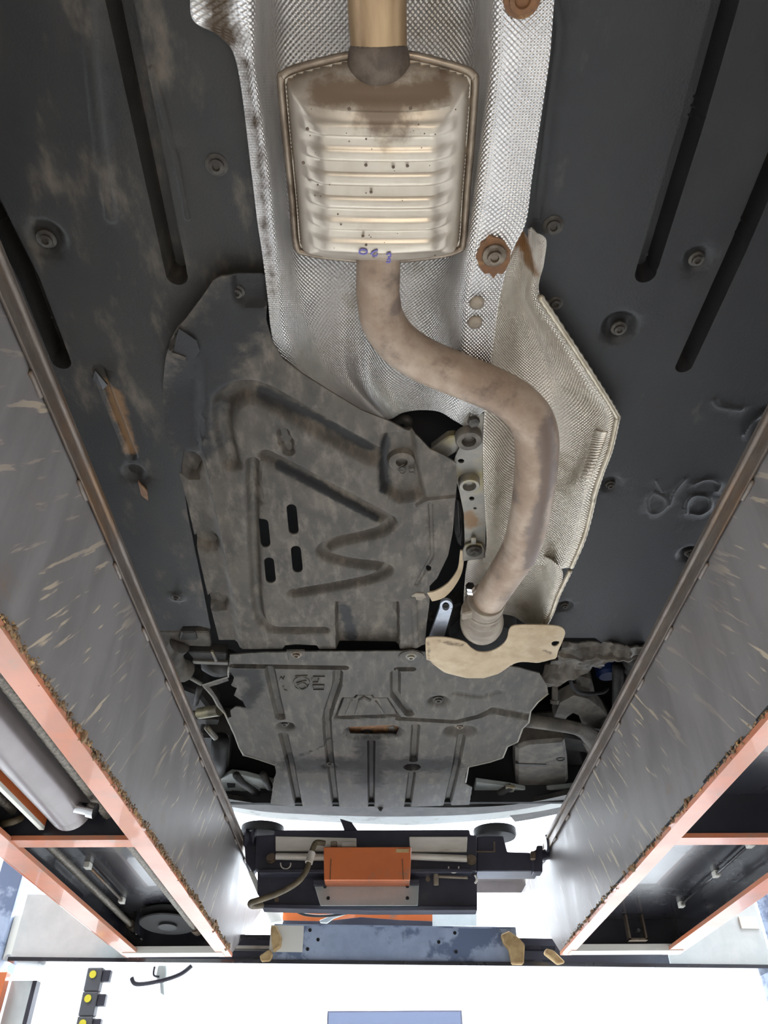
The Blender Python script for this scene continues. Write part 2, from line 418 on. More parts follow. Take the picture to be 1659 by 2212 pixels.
screw(t, 100, 517, ZF+.004, .012); screw(t, 468, 357, ZF-.001, .013); screw(t, 380, 1290, ZF-.003, .008)
obj('torn_flap', prism([P(205, 800, ZF-.004), P(232, 832, ZF-.012), P(222, 842, ZF-.004), P(200, 820, ZF-.002)], (0, 0, .004)), PLAS, t)
obj('torn_flap', prism([P(298, 1040, ZF-.006), P(318, 1062, ZF-.014), P(320, 1082, ZF-.008), P(305, 1070, ZF-.003)], (0, 0, .004)), RUST, t)
# ---- right floor cover
t = thing('floor_cover', 'large smooth black plastic floor cover right of the silver tunnel shield', 'underbody cover', P(1450, 700, ZF))
def stroke(l, hw=.006, d=-.0025, n=5): return Groove(l, hw, d, .3, n)
me = sheet([(1080, -160), (2000, -160), (1960, 500), (1700, 1000), (1430, 1395), (1300, 1388), (1285, 1378), (1220, 1378), (1158, 1362), (1188, 1300), (1214, 1228), (1240, 1160), (1262, 1078), (1298, 975), (1314, 895), (1270, 825), (1208, 735), (1148, 640), (1156, 575), (1150, 530), (1120, 480), (1130, 300)], ZF, .004,
    feats=[Groove([(1615, -170), (1570, -10), (1490, 280), (1395, 590)], .017, .04, .55), Groove([(1800, 120), (1680, 330), (1590, 545), (1478, 790)], .015, .045, .6),
           Dimple((1505, 560), .026, .008), Dimple((1337, 708), .036, .016), Dimple((1318, 1047), .026, .008), Dimple((1490, 1197), .034, .010), Dimple((1220, 1310), .026, .008), Dimple((1650, 930), .04, .012),
           stroke([(1412, 1062), (1398, 1080), (1402, 1105), (1420, 1108), (1440, 1092), (1436, 1075), (1412, 1062)]), stroke([(1446, 1090), (1458, 1060), (1478, 1036)]), stroke([(1418, 1038), (1432, 1062)], .005, -.002, 0),
           stroke([(1498, 1045), (1530, 1034), (1555, 1044), (1550, 1060)]), stroke([(1482, 1108), (1484, 1085), (1500, 1070), (1530, 1074), (1535, 1095), (1515, 1110), (1495, 1108)]),
           stroke([(1543, 865), (1556, 878), (1600, 884)], .008), stroke([(1610, 935), (1625, 910), (1659, 885)], .008),
           Groove([(1160, -170), (1210, 60), (1160, 470)], .008, -.002)])
obj('cover_sheet', me, PLASR, t, smooth=35)
for q in ((1195, 488, .013), (1505, 560, .010), (1337, 710, .011), (1318, 1047, .008), (1490, 1195, .010), (1220, 1308, .008), (1200, 655, .010)):
    screw(t, q[0], q[1], ZF+(.004 if q[0] not in (1195, 1200) else -.001), q[2])

# ---- tunnel heat shield (loft of measured cross-sections)
t = thing('tunnel_heat_shield', 'embossed silver aluminium heat shield lining the exhaust tunnel behind the ribbed muffler', 'heat shield', P(800, 450, 1.05))
Zc = 1.225
rows = [
 [(380, -140, 1.06), (470, -140, 1.06), (545, -140, 1.06), (566, -140, 1.12), (600, -140, 1.21), (700, -140, 1.235), (815, -140, 1.24), (930, -140, 1.235), (1020, -140, 1.21), (1052, -140, 1.12), (1078, -140, 1.06), (1150, -140, 1.06), (1222, -140, 1.055)],
 [(408, -20, 1.06), (480, -20, 1.06), (546, -20, 1.06), (566, -20, 1.12), (600, -20, 1.21), (700, -20, 1.235), (815, -20, 1.24), (930, -20, 1.235), (1020, -20, 1.21), (1050, -20, 1.12), (1072, -20, 1.06), (1135, -20, 1.06), (1200, -20, 1.055)],
 [(418, 45, 1.058), (490, 45, 1.06), (546, 45, 1.06), (566, 45, 1.12), (602, 45, 1.21), (700, 45, 1.235), (815, 45, 1.24), (930, 45, 1.235), (1018, 45, 1.21), (1048, 45, 1.12), (1070, 45, 1.06), (1130, 45, 1.06), (1194, 45, 1.055)],
 [(478, 82, 1.058), (515, 82, 1.06), (548, 82, 1.06), (567, 82, 1.12), (604, 82, 1.21), (700, 82, 1.235), (815, 82, 1.24), (930, 82, 1.235), (1016, 82, 1.21), (1047, 82, 1.12), (1068, 82, 1.06), (1128, 82, 1.06), (1191, 82, 1.055)],
 [(514, 150, 1.058), (533, 150, 1.06), (552, 150, 1.062), (570, 150, 1.12), (606, 150, 1.205), (700, 150, 1.23), (815, 150, 1.235), (930, 150, 1.23), (1014, 150, 1.205), (1045, 150, 1.12), (1066, 150, 1.06), (1122, 150, 1.06), (1184, 150, 1.055)],
 [(544, 380, 1.058), (563, 380, 1.06), (582, 380, 1.062), (596, 380, 1.11), (622, 380, 1.195), (710, 380, 1.22), (815, 380, 1.225), (920, 380, 1.22), (996, 380, 1.195), (1022, 380, 1.11), (1040, 380, 1.06), (1095, 380, 1.06), (1150, 380, 1.055)],
 [(556, 480, 1.058), (576, 480, 1.06), (592, 480, 1.062), (606, 480, 1.11), (632, 480, 1.19), (715, 480, 1.215), (815, 480, 1.22), (915, 480, 1.215), (986, 480, 1.19), (1008, 480, 1.11), (1026, 480, 1.06), (1080, 480, 1.062), (1136, 480, 1.055)],
 [(566, 545, 1.058), (584, 545, 1.06), (598, 545, 1.062), (612, 545, 1.10), (640, 545, 1.175), (720, 545, 1.20), (815, 545, 1.205), (910, 545, 1.195), (975, 545, 1.165), (1000, 545, 1.09), (1018, 545, 1.062), (1062, 545, 1.064), (1106, 545, 1.060)],
 [(578, 640, 1.056), (594, 640, 1.06), (608, 640, 1.065), (626, 640, 1.10), (652, 640, 1.155), (720, 640, 1.18), (800, 640, 1.165), (880, 640, 1.18), (945, 640, 1.15), (985, 640, 1.085), (1005, 640, 1.062), (1044, 640, 1.066), (1080, 640, 1.062)],
 [(588, 730, 1.056), (604, 730, 1.06), (622, 730, 1.07), (645, 730, 1.105), (680, 730, 1.145), (735, 730, 1.155), (790, 730, 1.125), (850, 730, 1.155), (925, 730, 1.15), (975, 730, 1.09), (1000, 730, 1.066), (1036, 730, 1.066), (1068, 730, 1.062)],
 [(610, 820, 1.075), (640, 820, 1.075), (660, 820, 1.085), (690, 820, 1.115), (722, 820, 1.13), (756, 820, 1.125), (792, 820, 1.085), (836, 820, 1.13), (905, 820, 1.135), (958, 820, 1.095), (990, 820, 1.07), (1030, 820, 1.068), (1056, 820, 1.062)],
 [(700, 895, 1.09), (730, 905, 1.09), (760, 905, 1.09), (790, 905, 1.09), (810, 905, 1.085), (826, 906, 1.08), (845, 905, 1.075), (872, 891, 1.095), (910, 886, 1.10), (950, 890, 1.085), (984, 910, 1.07), (1008, 918, 1.066), (1046, 888, 1.062)]]
sh = obj('shield_sheet', loft(rows, 7, 8, .002, stains=([([(470, -60), (470, 60), (500, 80)], .03, .9), ([(530, 130), (556, 300), (572, 480), (592, 640)], .022, .66), ([(640, 18)], .03)], 1.06)), SHIELD, t, smooth=True)
# rusty bolted pad
pad = obj('bolt_pad', prism([P(x, y, 1.058) for x, y in [(1066+(36+7*noise.noise((k*.9, 3, 1)))*math.cos(k*.2618), 554+(42+9*noise.noise((k*.9, 8, 1)))*math.sin(k*.2618)) for k in range(24)]], (0, 0, .0035)), RUST, t, label='rusty brown patch around the shield bolt')
def big_bolt(parent, px, py, Z, r, m1=BOLT, washer=1.7, name='bolt'):
    c = P(px, py, Z); bm = bmesh.new()
    lathe([(r*washer, .004), (r*washer, 0), (r*washer*.95, -.001), (r*1.05, -.0015), (r, -.002), (r*.97, -.008), (r*.6, -.008), (r*.5, -.004), (.001, -.004)], c, (0, 0, 1), 20, bm)
    return obj(name, bm, m1, parent, smooth=35)
big_bolt(t, 1068, 553, 1.055, .011)
big_bolt(t, 1128, -4, 1.052, .016, RUST, 1.4)
for q in ((1030, 655), (1026, 697)):
    obj('dimple_plug', lathe([(.012, .003), (.012, -.001), (.007, -.0025), (.001, -.003)], P(q[0], q[1], 1.060), (0, 0, 1), 16), TAN, t, smooth=True)

# ---- side heat shield
t = thing('side_heat_shield', 'embossed aluminium side shield with crimped outer rim along the right of the bent pipe', 'heat shield', P(1180, 900, 1.05))
rows = [
 [(1112, 500, 1.060), (1120, 498, 1.07), (1128, 496, 1.09), (1138, 494, 1.085), (1146, 492, 1.06), (1150, 496, 1.056), (1154, 500, 1.054), (1160, 504, 1.054)],
 [(1100, 550, 1.062), (1108, 550, 1.075), (1118, 548, 1.095), (1132, 545, 1.10), (1146, 540, 1.075), (1158, 532, 1.062), (1168, 526, 1.056), (1180, 520, 1.054)],
 [(1088, 600, 1.062), (1098, 600, 1.08), (1108, 598, 1.10), (1124, 595, 1.11), (1140, 590, 1.095), (1152, 585, 1.066), (1162, 578, 1.056), (1175, 570, 1.054)],
 [(1078, 650, 1.062), (1092, 650, 1.085), (1108, 650, 1.11), (1124, 650, 1.115), (1136, 650, 1.105), (1146, 648, 1.075), (1156, 645, 1.058), (1166, 640, 1.054)],
 [(1066, 730, 1.062), (1088, 730, 1.085), (1120, 730, 1.115), (1150, 730, 1.125), (1175, 732, 1.115), (1196, 735, 1.08), (1210, 735, 1.058), (1226, 732, 1.054)],
 [(1056, 820, 1.062), (1086, 820, 1.09), (1128, 820, 1.12), (1172, 820, 1.13), (1212, 822, 1.12), (1246, 825, 1.085), (1264, 825, 1.058), (1286, 824, 1.054)],
 [(1046, 905, 1.062), (1080, 905, 1.09), (1130, 905, 1.12), (1190, 900, 1.125), (1252, 895, 1.105), (1294, 895, 1.066), (1310, 895, 1.054), (1332, 893, 1.052)],
 [(1044, 1000, 1.062), (1066, 1000, 1.08), (1100, 1000, 1.11), (1180, 1000, 1.125), (1240, 990, 1.105), (1276, 980, 1.066), (1294, 978, 1.052), (1318, 972, 1.050)],
 [(1048, 1090, 1.062), (1068, 1090, 1.08), (1100, 1090, 1.11), (1160, 1085, 1.12), (1210, 1075, 1.09), (1240, 1070, 1.064), (1260, 1072, 1.05), (1284, 1078, 1.048)],
 [(1052, 1170, 1.062), (1066, 1170, 1.075), (1090, 1170, 1.10), (1140, 1165, 1.115), (1190, 1160, 1.09), (1222, 1160, 1.062), (1240, 1162, 1.048), (1260, 1160, 1.046)],
 [(1044, 1215, 1.070), (1058, 1215, 1.08), (1080, 1215, 1.10), (1120, 1215, 1.11), (1165, 1220, 1.09), (1196, 1224, 1.060), (1212, 1228, 1.046), (1232, 1226, 1.044)]]
obj('shield_sheet', loft(rows, 7, 7, .002, stains=([([(1120, 515), (1150, 590)], .012), ([(1100, 560)], .01)], 1.06)), SHIELDB, t, smooth=True)
RIM = mat('crimped_beige_rim', sr(186, 176, 158), sr(160, 148, 128), 30, rough=.4, metal=.6)
def crimp(pts):
    pp = smooth_path(pts, 12); return tube(pp, [.0062 if i % 2 else .0048 for i in range(len(pp))], 8)
rim = [(1166, 640), (1226, 730), (1286, 822), (1330, 893), (1332, 910), (1318, 972), (1300, 1020), (1284, 1070), (1280, 1090), (1262, 1160), (1234, 1226)]
obj('crimped_rim', crimp([P(x, y, 1.049-.0006*i) for i, (x, y) in enumerate(rim)]), RIM, t, smooth=True)
bm = bmesh.new(); ra = [P(x, y, 1.066) for x, y in ((1284, 930), (1270, 985), (1246, 1060), (1226, 1150), (1196, 1225))]; rb = [P(x, y, 1.050) for x, y in ((1312, 935), (1294, 985), (1264, 1068), (1244, 1155), (1216, 1226))]
ra = smooth_path(ra, 11); rb = smooth_path(rb, 11)
for a, b in zip(ra, rb): tube([a, a.lerp(b, .5)-Vector((0, 0, .002)), b], .0022, 6, bm)
obj('crinkled_edge', bm, SHIELDB, t, smooth=True)
# ---- lower heat shield piece
t = thing('lower_heat_shield', 'small embossed aluminium shield piece around the lower end of the pipe', 'heat shield', P(1150, 1270, 1.05))
rows = [
 [(1010, 1212, 1.068), (1040, 1196, 1.075), (1060, 1190, 1.10), (1110, 1188, 1.115), (1165, 1198, 1.10), (1180, 1204, 1.07), (1184, 1206, 1.058), (1188, 1208, 1.055)],
 [(1006, 1240, 1.066), (1030, 1230, 1.08), (1056, 1226, 1.105), (1105, 1225, 1.12), (1160, 1230, 1.105), (1185, 1235, 1.07), (1200, 1236, 1.052), (1216, 1236, 1.050)],
 [(1003, 1285, 1.07), (1020, 1280, 1.09), (1050, 1276, 1.11), (1100, 1275, 1.12), (1150, 1278, 1.105), (1176, 1282, 1.07), (1190, 1284, 1.050), (1206, 1286, 1.048)],
 [(1003, 1310, 1.08), (1020, 1310, 1.10), (1050, 1310, 1.12), (1098, 1312, 1.12), (1140, 1318, 1.10), (1162, 1322, 1.07), (1178, 1324, 1.050), (1192, 1324, 1.048)],
 [(1010, 1325, 1.09), (1030, 1325, 1.11), (1060, 1325, 1.125), (1105, 1330, 1.12), (1130, 1345, 1.10), (1148, 1352, 1.075), (1164, 1354, 1.055), (1178, 1352, 1.050)]]
obj('shield_sheet', loft(rows, 7, 7, .002), SHIELDB, t, smooth=True)
obj('crimped_rim', crimp([P(x, y, 1.046) for x, y in ((1232, 1232), (1206, 1286), (1192, 1324), (1176, 1354))]), RIM, t, smooth=True)

# ---- exhaust
t = thing('exhaust', 'brown stained exhaust pipe with pale ribbed muffler running down the tunnel', 'exhaust', P(830, 600, 1.0))
ZM = 1.085
mo = [(607, 178), (612, 162), (640, 148), (700, 132), (752, 121), (830, 116), (890, 120), (960, 137), (1008, 152), (1022, 164), (1026, 180), (1018, 300), (1008, 420), (1001, 520), (990, 540), (940, 552), (830, 562), (720, 555), (660, 545), (640, 530), (632, 440), (618, 300)]
q = [P(x, y, ZM) for x, y in mo]; Pm = [(v.x, v.y) for v in q]
y0, y1 = P(820, 205, ZM-.05).y, P(820, 560, ZM-.05).y
def muff(x, y):
    p = np.c_[x, y]; d = dist_poly(p, Pm, True)
    dome = -.056*np.sqrt(np.clip(1-(1-np.clip((d-.008)/.055, 0, 1))**2, 0, 1))
    cx = .012; u = np.clip(1-((x-cx)/.15)**2, 0, 1); dome = dome-.012*u*sstep((d-.01)/.05)
    return dome
ribs = []
me = sheet(mo, ZM, .004, feats=[], g=.0028, zf=muff, stains=[([(690, 172), (950, 172)], .016), ([(830, 190)], .045), ([(672, 352)], .004), ([(830, 560)], .012)])
# pressed ribs: alternating plates across the dome
n = len(me.vertices); co = np.empty(n*3, 'f'); me.vertices.foreach_get('co', co); co = co.reshape(-1, 3)
dd = dist_poly(co[:, :2].astype(float), Pm, True); amp = sstep((dd-.022)/.012)
rowsY = [P(820, py, ZM-.065).y for py in (222, 262, 318, 371, 423, 470, 515)]
for a, b in zip(rowsY, rowsY[1:]+[rowsY[-1]+.045]):
    s = (co[:, 1]-a)/(b-a); k = (s >= 0) & (s < 1)
    prof = np.where(s < .08, s/.08, np.where(s < .46, 1, np.where(s < .56, 1-(s-.46)/.10, 0)))
    co[k, 2] -= (.0045*prof*amp)[k]
me.vertices.foreach_set('co', co.ravel())
obj('muffler_body', me, STEEL, t, smooth=50, label='pale ribbed oval muffler body')
rimp = smooth_path([P(x, y, ZM-.001) for x, y in mo], 4, True)
obj('seam_flange', tube(rimp, .0055, 8, closed=True), SEAM, t, smooth=True)
mu = sheet(mo, ZM+.004, .003, g=.012, zf=lambda x, y: .04*np.sqrt(np.clip(1-(1-np.clip((dist_poly(np.c_[x, y], Pm, True)-.008)/.05, 0, 1))**2, 0, 1)))
obj('upper_shell', mu, SEAM, t, smooth=True)
obj('rear_pipe', tube(smooth_path([P(815, -190, 1.09), P(815, -60, 1.088), P(815, 30, 1.088), P(818, 100, 1.088), P(818, 135, 1.086)], 6), [.0365, .0365, .0365, .0362, .037], 28), PIPER, t, smooth=True, label='straw coloured upper exhaust pipe')
obj('weld_collar', tube(smooth_path([P(818, 100, 1.088), P(818, 118, 1.085), P(818, 135, 1.085), P(818, 150, 1.085), P(818, 172, 1.086)], 4), [.0365, .040, .0405, .041, .040], 32), mat('burnt_weld', sr(112, 99, 87), sr(80, 70, 62), 30, rough=.6, metal=.4, bump=.6, bscale=90), t, smooth=True)
pts = [(817, 540, 1.075), (817, 590, 1.07), (817, 640, 1.065), (828, 695, 1.06), (862, 742, 1.055), (915, 778, 1.05), (985, 808, 1.04), (1052, 835, 1.03), (1110, 866, 1.02), (1148, 908, 1.01), (1160, 965, 1.0), (1154, 1050, .99), (1141, 1130, .985), (1122, 1190, .985), (1088, 1245, .99), (1060, 1288, 1.0), (1048, 1310, 1.01)]
fp = smooth_path([P(*p) for p in pts], 7)
bm = tube(fp, [.034, .0345, .035, .0365, .0375, .038, .038, .038, .0385, .040, .0405, .040, .040, .0395, .038, .0375, .036], 32)
me = bpy.data.meshes.new('front_pipe'); bm.to_mesh(me); bm.free()
add_stain(me, [([(1175, 905), (1180, 1000), (1150, 1090), (1140, 1180)], .020), ([(1085, 815)], .008), ([(860, 700)], .015)], 1.0)
obj('front_pipe', me, PIPE, t, smooth=True, label='brown S-bent front exhaust pipe')
c = P(1048, 1305, 1.008); d = (P(1042, 1330, 1.02)-P(1060, 1288, 1.0)).normalized()
obj('pipe_clamp', lathe([(.037, -.028), (.043, -.028), (.045, -.022), (.045, .010), (.047, .012), (.047, .022), (.043, .024), (.036, .024)], c, d, 28), TAN, t, smooth=30, label='beige band clamp at the pipe joint')
cb = obj('clamp_ear', prism([PY(x, y, c.y-.015) for x, y in ((1004, 1296), (1012, 1284), (1030, 1288), (1040, 1312), (1020, 1322), (1000, 1326), (996, 1310))], (0, .03, 0), bev=.003), TAN, t)
cn = P(1017, 1274, .985)
obj('clamp_nut', lathe([(.008, -.016), (.0105, -.016), (.0105, -.004), (.012, -.004), (.012, .006), (.008, .006)], cn, (P(1022, 1300, .985)-P(1012, 1255, .985)), 6), CHROME, t, label='bright chrome clamp nut')
fx = smooth_path([P(1046, 1318, 1.015), P(1042, 1335, 1.035), P(1040, 1348, 1.075), P(1040, 1345, 1.14), P(1042, 1335, 1.24)], 8)
rr = [.035+.018*sstep(np.array(i/len(fx)*3.0)).item()+(.0025*math.sin(i*1.9)) for i in range(len(fx))]
obj('flex_joint', tube(fx, rr, 28), TAN, t, smooth=True, label='grimy ribbed flex joint below the clamp')
rnd = random.Random(11); bm = bmesh.new()
for k in range(46):
    px, py = rnd.uniform(650, 985), rnd.uniform(230, 560); r = rnd.choice((.0008, .0011, .0016, .0026))
    bmesh.ops.create_icosphere(bm, subdivisions=1, radius=r, matrix=Matrix.Translation(P(px, py, ZM-.0715)) @ Matrix.Diagonal((1, 1, .5, 1)))
tag(obj('dirt_specks', bm, mat('dark_specks', sr(92, 76, 62), rough=.8), t), kind='stuff')
# blue marker scrawl
MARK = mat('blue_marker', sr(110, 104, 170), rough=.6)
zmk = ZM-.0735
def scrawl(line):
    pts3 = []
    for x, y in line:
        pts3.append(P(x, y, zmk))
    bm = tube(smooth_path(pts3, 4), .0013, 6); return bm
bm = scrawl([(776, 544), (780, 539), (790, 540), (793, 545), (786, 549), (777, 547), (776, 544)])
for l in ([(801, 549), (808, 543), (816, 540)], [(804, 551), (812, 553), (815, 548)], [(835, 550), (842, 547), (844, 553), (838, 556)], [(836, 562), (842, 559), (842, 566), (834, 566)]):
    b2 = scrawl(l); m2 = bpy.data.meshes.new('x'); b2.to_mesh(m2); b2.free(); bm.from_mesh(m2); bpy.data.meshes.remove(m2)
obj('marker_scrawl', bm, MARK, t, label='small blue handwritten characters')
# ---- gearbox undertray
ZT = 1.05
t = thing('gearbox_undertray', 'dusty grey plastic undertray with zigzag beads and long slots left of the bent pipe', 'undertray', P(680, 1100, ZT))
def slot(cx, cy, l, w=11, sx=.10):
    o = []
    for k in range(7):
        a = math.pi*k/6; o.append((cx-sx*l+w*math.cos(a), cy-l-w*.8*math.sin(a)))
    for k in range(7):
        a = math.pi*k/6; o.append((cx+sx*l-w*math.cos(a), cy+l+w*.8*math.sin(a)))
    return o
to = [(448, 625), (460, 606), (476, 597), (530, 594), (566, 600), (577, 632), (575, 692), (588, 738), (610, 775), (650, 806), (720, 850), (780, 886), (845, 912), (905, 945), (928, 970), (960, 984), (984, 1000), (988, 1040), (983, 1085), (978, 1150), (968, 1200), (945, 1248), (928, 1266), (928, 1300), (922, 1345), (918, 1392), (880, 1404),
      (868, 1404), (726, 1402), (690, 1402), (684, 1394), (640, 1392), (616, 1394), (610, 1402), (524, 1402), (470, 1402), (456, 1350), (432, 1250), (402, 1115), (374, 1012), (352, 962), (346, 900), (346, 850), (356, 780), (368, 735), (384, 706), (400, 690), (430, 650)]
def step(x, y):                     # outer flange sits higher than the main tray, past the bright fold line
    fo = [P(a, b, ZT) for a, b in ((446, 760), (440, 900), (444, 960), (470, 1100), (500, 1250), (516, 1340), (526, 1430))]
    f = [(v.x, v.y) for v in fo]; yy = np.array([v[1] for v in f]); xx = np.array([v[0] for v in f])
    xl = np.interp(y, yy, xx); s = sstep((xl-x)/.022)*sstep((y-yy[0]+.03)/.15)
    return .028*s
feats = [Groove([(490, 868), (520, 848), (556, 850), (606, 874), (700, 928), (806, 986)], .030, .024, .25, 5),
         Groove([(490, 868), (482, 920), (500, 1000)], .026, .016, .25, 4),
         Groove([(576, 986), (640, 1020), (740, 1072), (815, 1112), (842, 1130), (824, 1148), (780, 1160), (726, 1172), (700, 1186), (706, 1202), (760, 1216), (822, 1224), (834, 1236), (800, 1252), (720, 1268), (636, 1282)], .020, .019, .2, 5),
         Groove([(546, 1000), (548, 1120), (552, 1240), (560, 1330), (580, 1356), (610, 1362), (700, 1362)], .018, .017, .2, 5),
         Groove([(436, 950), (452, 1030), (470, 1110), (498, 1245)], .007, -.007, .1, 4),
         Dimple((618, 955), .017, .010, .6), Groove([(612, 935), (624, 975)], .013, .010),
         Pocket([(822, 935), (900, 928), (908, 1000), (925, 1075), (860, 1090), (818, 1060), (812, 1000)], .016, .022),
         Pocket([(724, 1300), (862, 1299), (864, 1420), (726, 1420)], .005, .026),
         Pocket([(492, 588), (590, 588), (590, 668), (525, 668), (498, 650)], .014, .016),
         Pocket([(360, 748), (386, 712), (424, 734), (432, 760), (412, 776), (372, 772)], .008, .016),
         Groove([(893, 1290), (900, 1405)], .010, -.004), Groove([(905, 1090), (925, 1080), (984, 1074)], .008, -.005), Groove([(930, 1090), (934, 1200), (900, 1262)], .006, .003),
         Dimple((684, 888), .012, .003), Pocket([(548, 1018), (566, 1018), (570, 1092), (552, 1092)], .006, .007)]
def tabpocket(x, y):
    z = step(x, y)
    for (a, b) in ((404, 1028), (442, 1190), (468, 1320)):
        c = P(a, b, ZT); d = np.hypot((x-c.x), (y-c.y)/1.3)/.034; z = np.maximum(z, .046*sstep((1-d)/.3))
    return z
tray_tone = [([(540, 640), (470, 740), (410, 850), (400, 960)], .07), ([(745, 1330), (760, 1400)], .018), ([(560, 860), (700, 930), (800, 985)], .012), ([(600, 1010), (740, 1085), (815, 1125)], .008), ([(830, 960), (830, 1060)], .014)]  # darker tone over the upper left, along two beads and in the pockets
me = sheet(to, ZT, .0035, holes=[slot(632, 1122, 24), slot(641, 1208, 20), slot(571, 1152, 22), slot(583, 1232, 19), slot(918+8, 1228, 1, 6)], feats=feats, g=.012, gf=.0045, zf=tabpocket, stains=tray_tone)
obj('tray_sheet', me, TRAY, t, smooth=40)
screw(t, 512, 631, ZT+.014, .010)
for q in ((404, 1030), (442, 1192), (468, 1320)): screw(t, q[0], q[1], ZT+.043, .011)
# raised boss with moulded mark
bos = obj('moulded_boss', lathe([(.030, .012), (.026, .002), (.022, .001), (.012, .001), (.010, .008), (.001, .008)], P(868, 1000, ZT+.010), (0, 0, 1), 24), TRAY, t, smooth=40)
def mark(parent, lines, Z, r=.0012, m=TRAY, name='moulded_mark'):
    bm = bmesh.new()
    for l in lines: tube([P(x, y, Z) for x, y in l], r, 5, bm)
    return obj(name, bm, m, parent, smooth=True)
ring = lambda cx, cy, rx, ry, n=14: [(cx+rx*math.cos(2*math.pi*k/n), cy+ry*math.sin(2*math.pi*k/n)) for k in range(n+1)]
mark(t, [ring(869, 1016, 7, 7), [(864, 1008), (872, 1003)], [(884, 1008), (884, 1020), (894, 1020)], [(886, 1012), (895, 1010)], [(894, 1006), (896, 1024)]], ZT+.008)
clipm = obj('push_clip', prism([P(x, y, ZT-.003) for x, y in ((888, 1288), (898, 1282), (916, 1283), (922, 1290), (912, 1297), (894, 1297))], (0, 0, .006), bev=.0015), TAN, t)
obj('edge_tab', prism([P(x, y, ZT-.006) for x, y in ((386, 710), (424, 735), (432, 758), (420, 775), (372, 770))], (0, 0, .003)), PLASR, t)
obj('edge_tab_lip', prism([P(x, y, ZT-.008) for x, y in ((372, 762), (402, 772), (400, 780), (370, 769))], (0, 0, .006)), TRAY, t)

# ---- bracket strip beside the shield
t = thing('bracket_strip', 'galvanised bracket strip with two round bushes and a rust stain', 'bracket', P(1020, 1080, 1.07))
me = sheet([(1002, 905), (1012, 893), (1046, 893), (1048, 920), (1044, 1000), (1046, 1080), (1050, 1110), (1048, 1205), (1000, 1212), (1004, 1170), (1002, 1110), (992, 1060), (984, 1030), (980, 1000), (984, 985), (996, 960)], 1.066, .004,
   holes=[ring(1019, 1077, 6, 4.5, 10)[:-1], ring(1026, 1098, 4, 2.5, 8)[:-1], ring(996, 996, 7, 5, 10)[:-1]], g=.010, stains=[([(1012, 1115), (1020, 1130)], .022)])
obj('strip', me, ZINC, t, smooth=40)
for (x, y, r1, r2, m) in ((1012, 943, .026, .014, GRIME), (1013, 1040, .022, .014, ZINC)):
    c = P(x, y, 1.062); obj('bush', lathe([(r1, .004), (r1, -.010), (r1*.9, -.014), (r2, -.014), (r2*.95, .0), (r2*.5, .001), (r2*.45, -.004), (.001, -.004)], c, (0, 0, 1), 26), m, t, smooth=40)
obj('nut', lathe([(.0115, .003), (.0115, -.007), (.006, -.008), (.001, -.008)], P(1023, 909, 1.060), (0, 0, 1), 6), SCREW, t)
obj('support_arm', prism([P(x, y, 1.072) for x, y in ((930, 972), (968, 944), (985, 942), (1000, 958), (996, 972), (962, 992), (950, 988))], (0, 0, .02), bev=.003), ZINC, t, label='grey cast support arm')
obj('lower_tab', prism([P(x, y, 1.058) for x, y in ((1000, 1188), (1004, 1178), (1018, 1174), (1040, 1176), (1046, 1190), (1044, 1208), (1000, 1212))], (0, 0, .005), bev=.001), ZINC, t)
obj('bush_bolt', lathe([(.018, .003), (.018, -.003), (.012, -.004), (.011, -.009), (.006, -.009), (.001, -.004)], P(1024, 1190, 1.054), (0, 0, 1), 20), SCREW, t, smooth=40)
obj('clip_tab', prism([P(x, y, 1.056) for x, y in ((1018, 1162), (1028, 1162), (1028, 1176), (1018, 1176))], (0, 0, .004)), ZINC, t)
# curved strap
st = smooth_path([P(998, 1190, 1.065), P(994, 1230, 1.062), P(976, 1262, 1.055), P(950, 1284, 1.05), P(928, 1290, 1.05)], 5)
t = thing('curved_strap', 'pale curved sheet strap bridging from the bracket strip to the undertray', 'strap', P(960, 1280, 1.05))
bm = bmesh.new(); wv = [.004, .006, .010, .018, .020]
vs = []
for i, p in enumerate(st):
    w = float(np.interp(i/(len(st)-1), np.linspace(0, 1, 5), wv)); tg = (st[min(i+1, len(st)-1)]-st[max(0, i-1)]); n = Vector((-tg.y, tg.x, 0)).normalized()
    vs.append((bm.verts.new(p-n*w), bm.verts.new(p+n*w)))
for a, b in zip(vs, vs[1:]): bm.faces.new((a[0], a[1], b[1], b[0]))
r = bmesh.ops.extrude_face_region(bm, geom=bm.faces[:]); bmesh.ops.translate(bm, verts=[g for g in r['geom'] if isinstance(g, bmesh.types.BMVert)], vec=(0, 0, .004)); bmesh.ops.recalc_face_normals(bm, faces=bm.faces[:])
obj('strap_sheet', bm, BEIGE, t, smooth=40)
# dark gearbox mount seen beside the tray
t = thing('gearbox_mount', 'dark rubber mount block in the gap between undertray and bracket strip', 'mount', P(990, 1130, 1.12))
obj('mount_block', prism([P(x, y, 1.12) for x, y in ((980, 1060), (992, 1062), (1000, 1090), (1004, 1150), (1000, 1185), (990, 1180), (982, 1150))], (0, 0, .10), bev=.006), DARKM, t)
obj('mount_rib', prism([P(x, y, 1.112) for x, y in ((986, 1080), (992, 1082), (996, 1150), (990, 1168))], (0, 0, .02), bev=.002), PLAS, t)
t = thing('gearbox_housing', 'black gearbox housing deep inside the oval opening in the heat shield', 'gearbox', P(920, 930, 1.25))
obj('housing', lathe([(.02, -.02), (.085, 0), (.095, .03), (.095, .10)], P(925, 930, 1.26), (0, .2, 1), 24), BLACK, t, smooth=35)
obj('hose_bend', tube(smooth_path([P(850, 912, 1.16), P(872, 905, 1.14), P(882, 912, 1.14), P(878, 935, 1.17)], 5), .010, 10), DARKM, t, smooth=True)
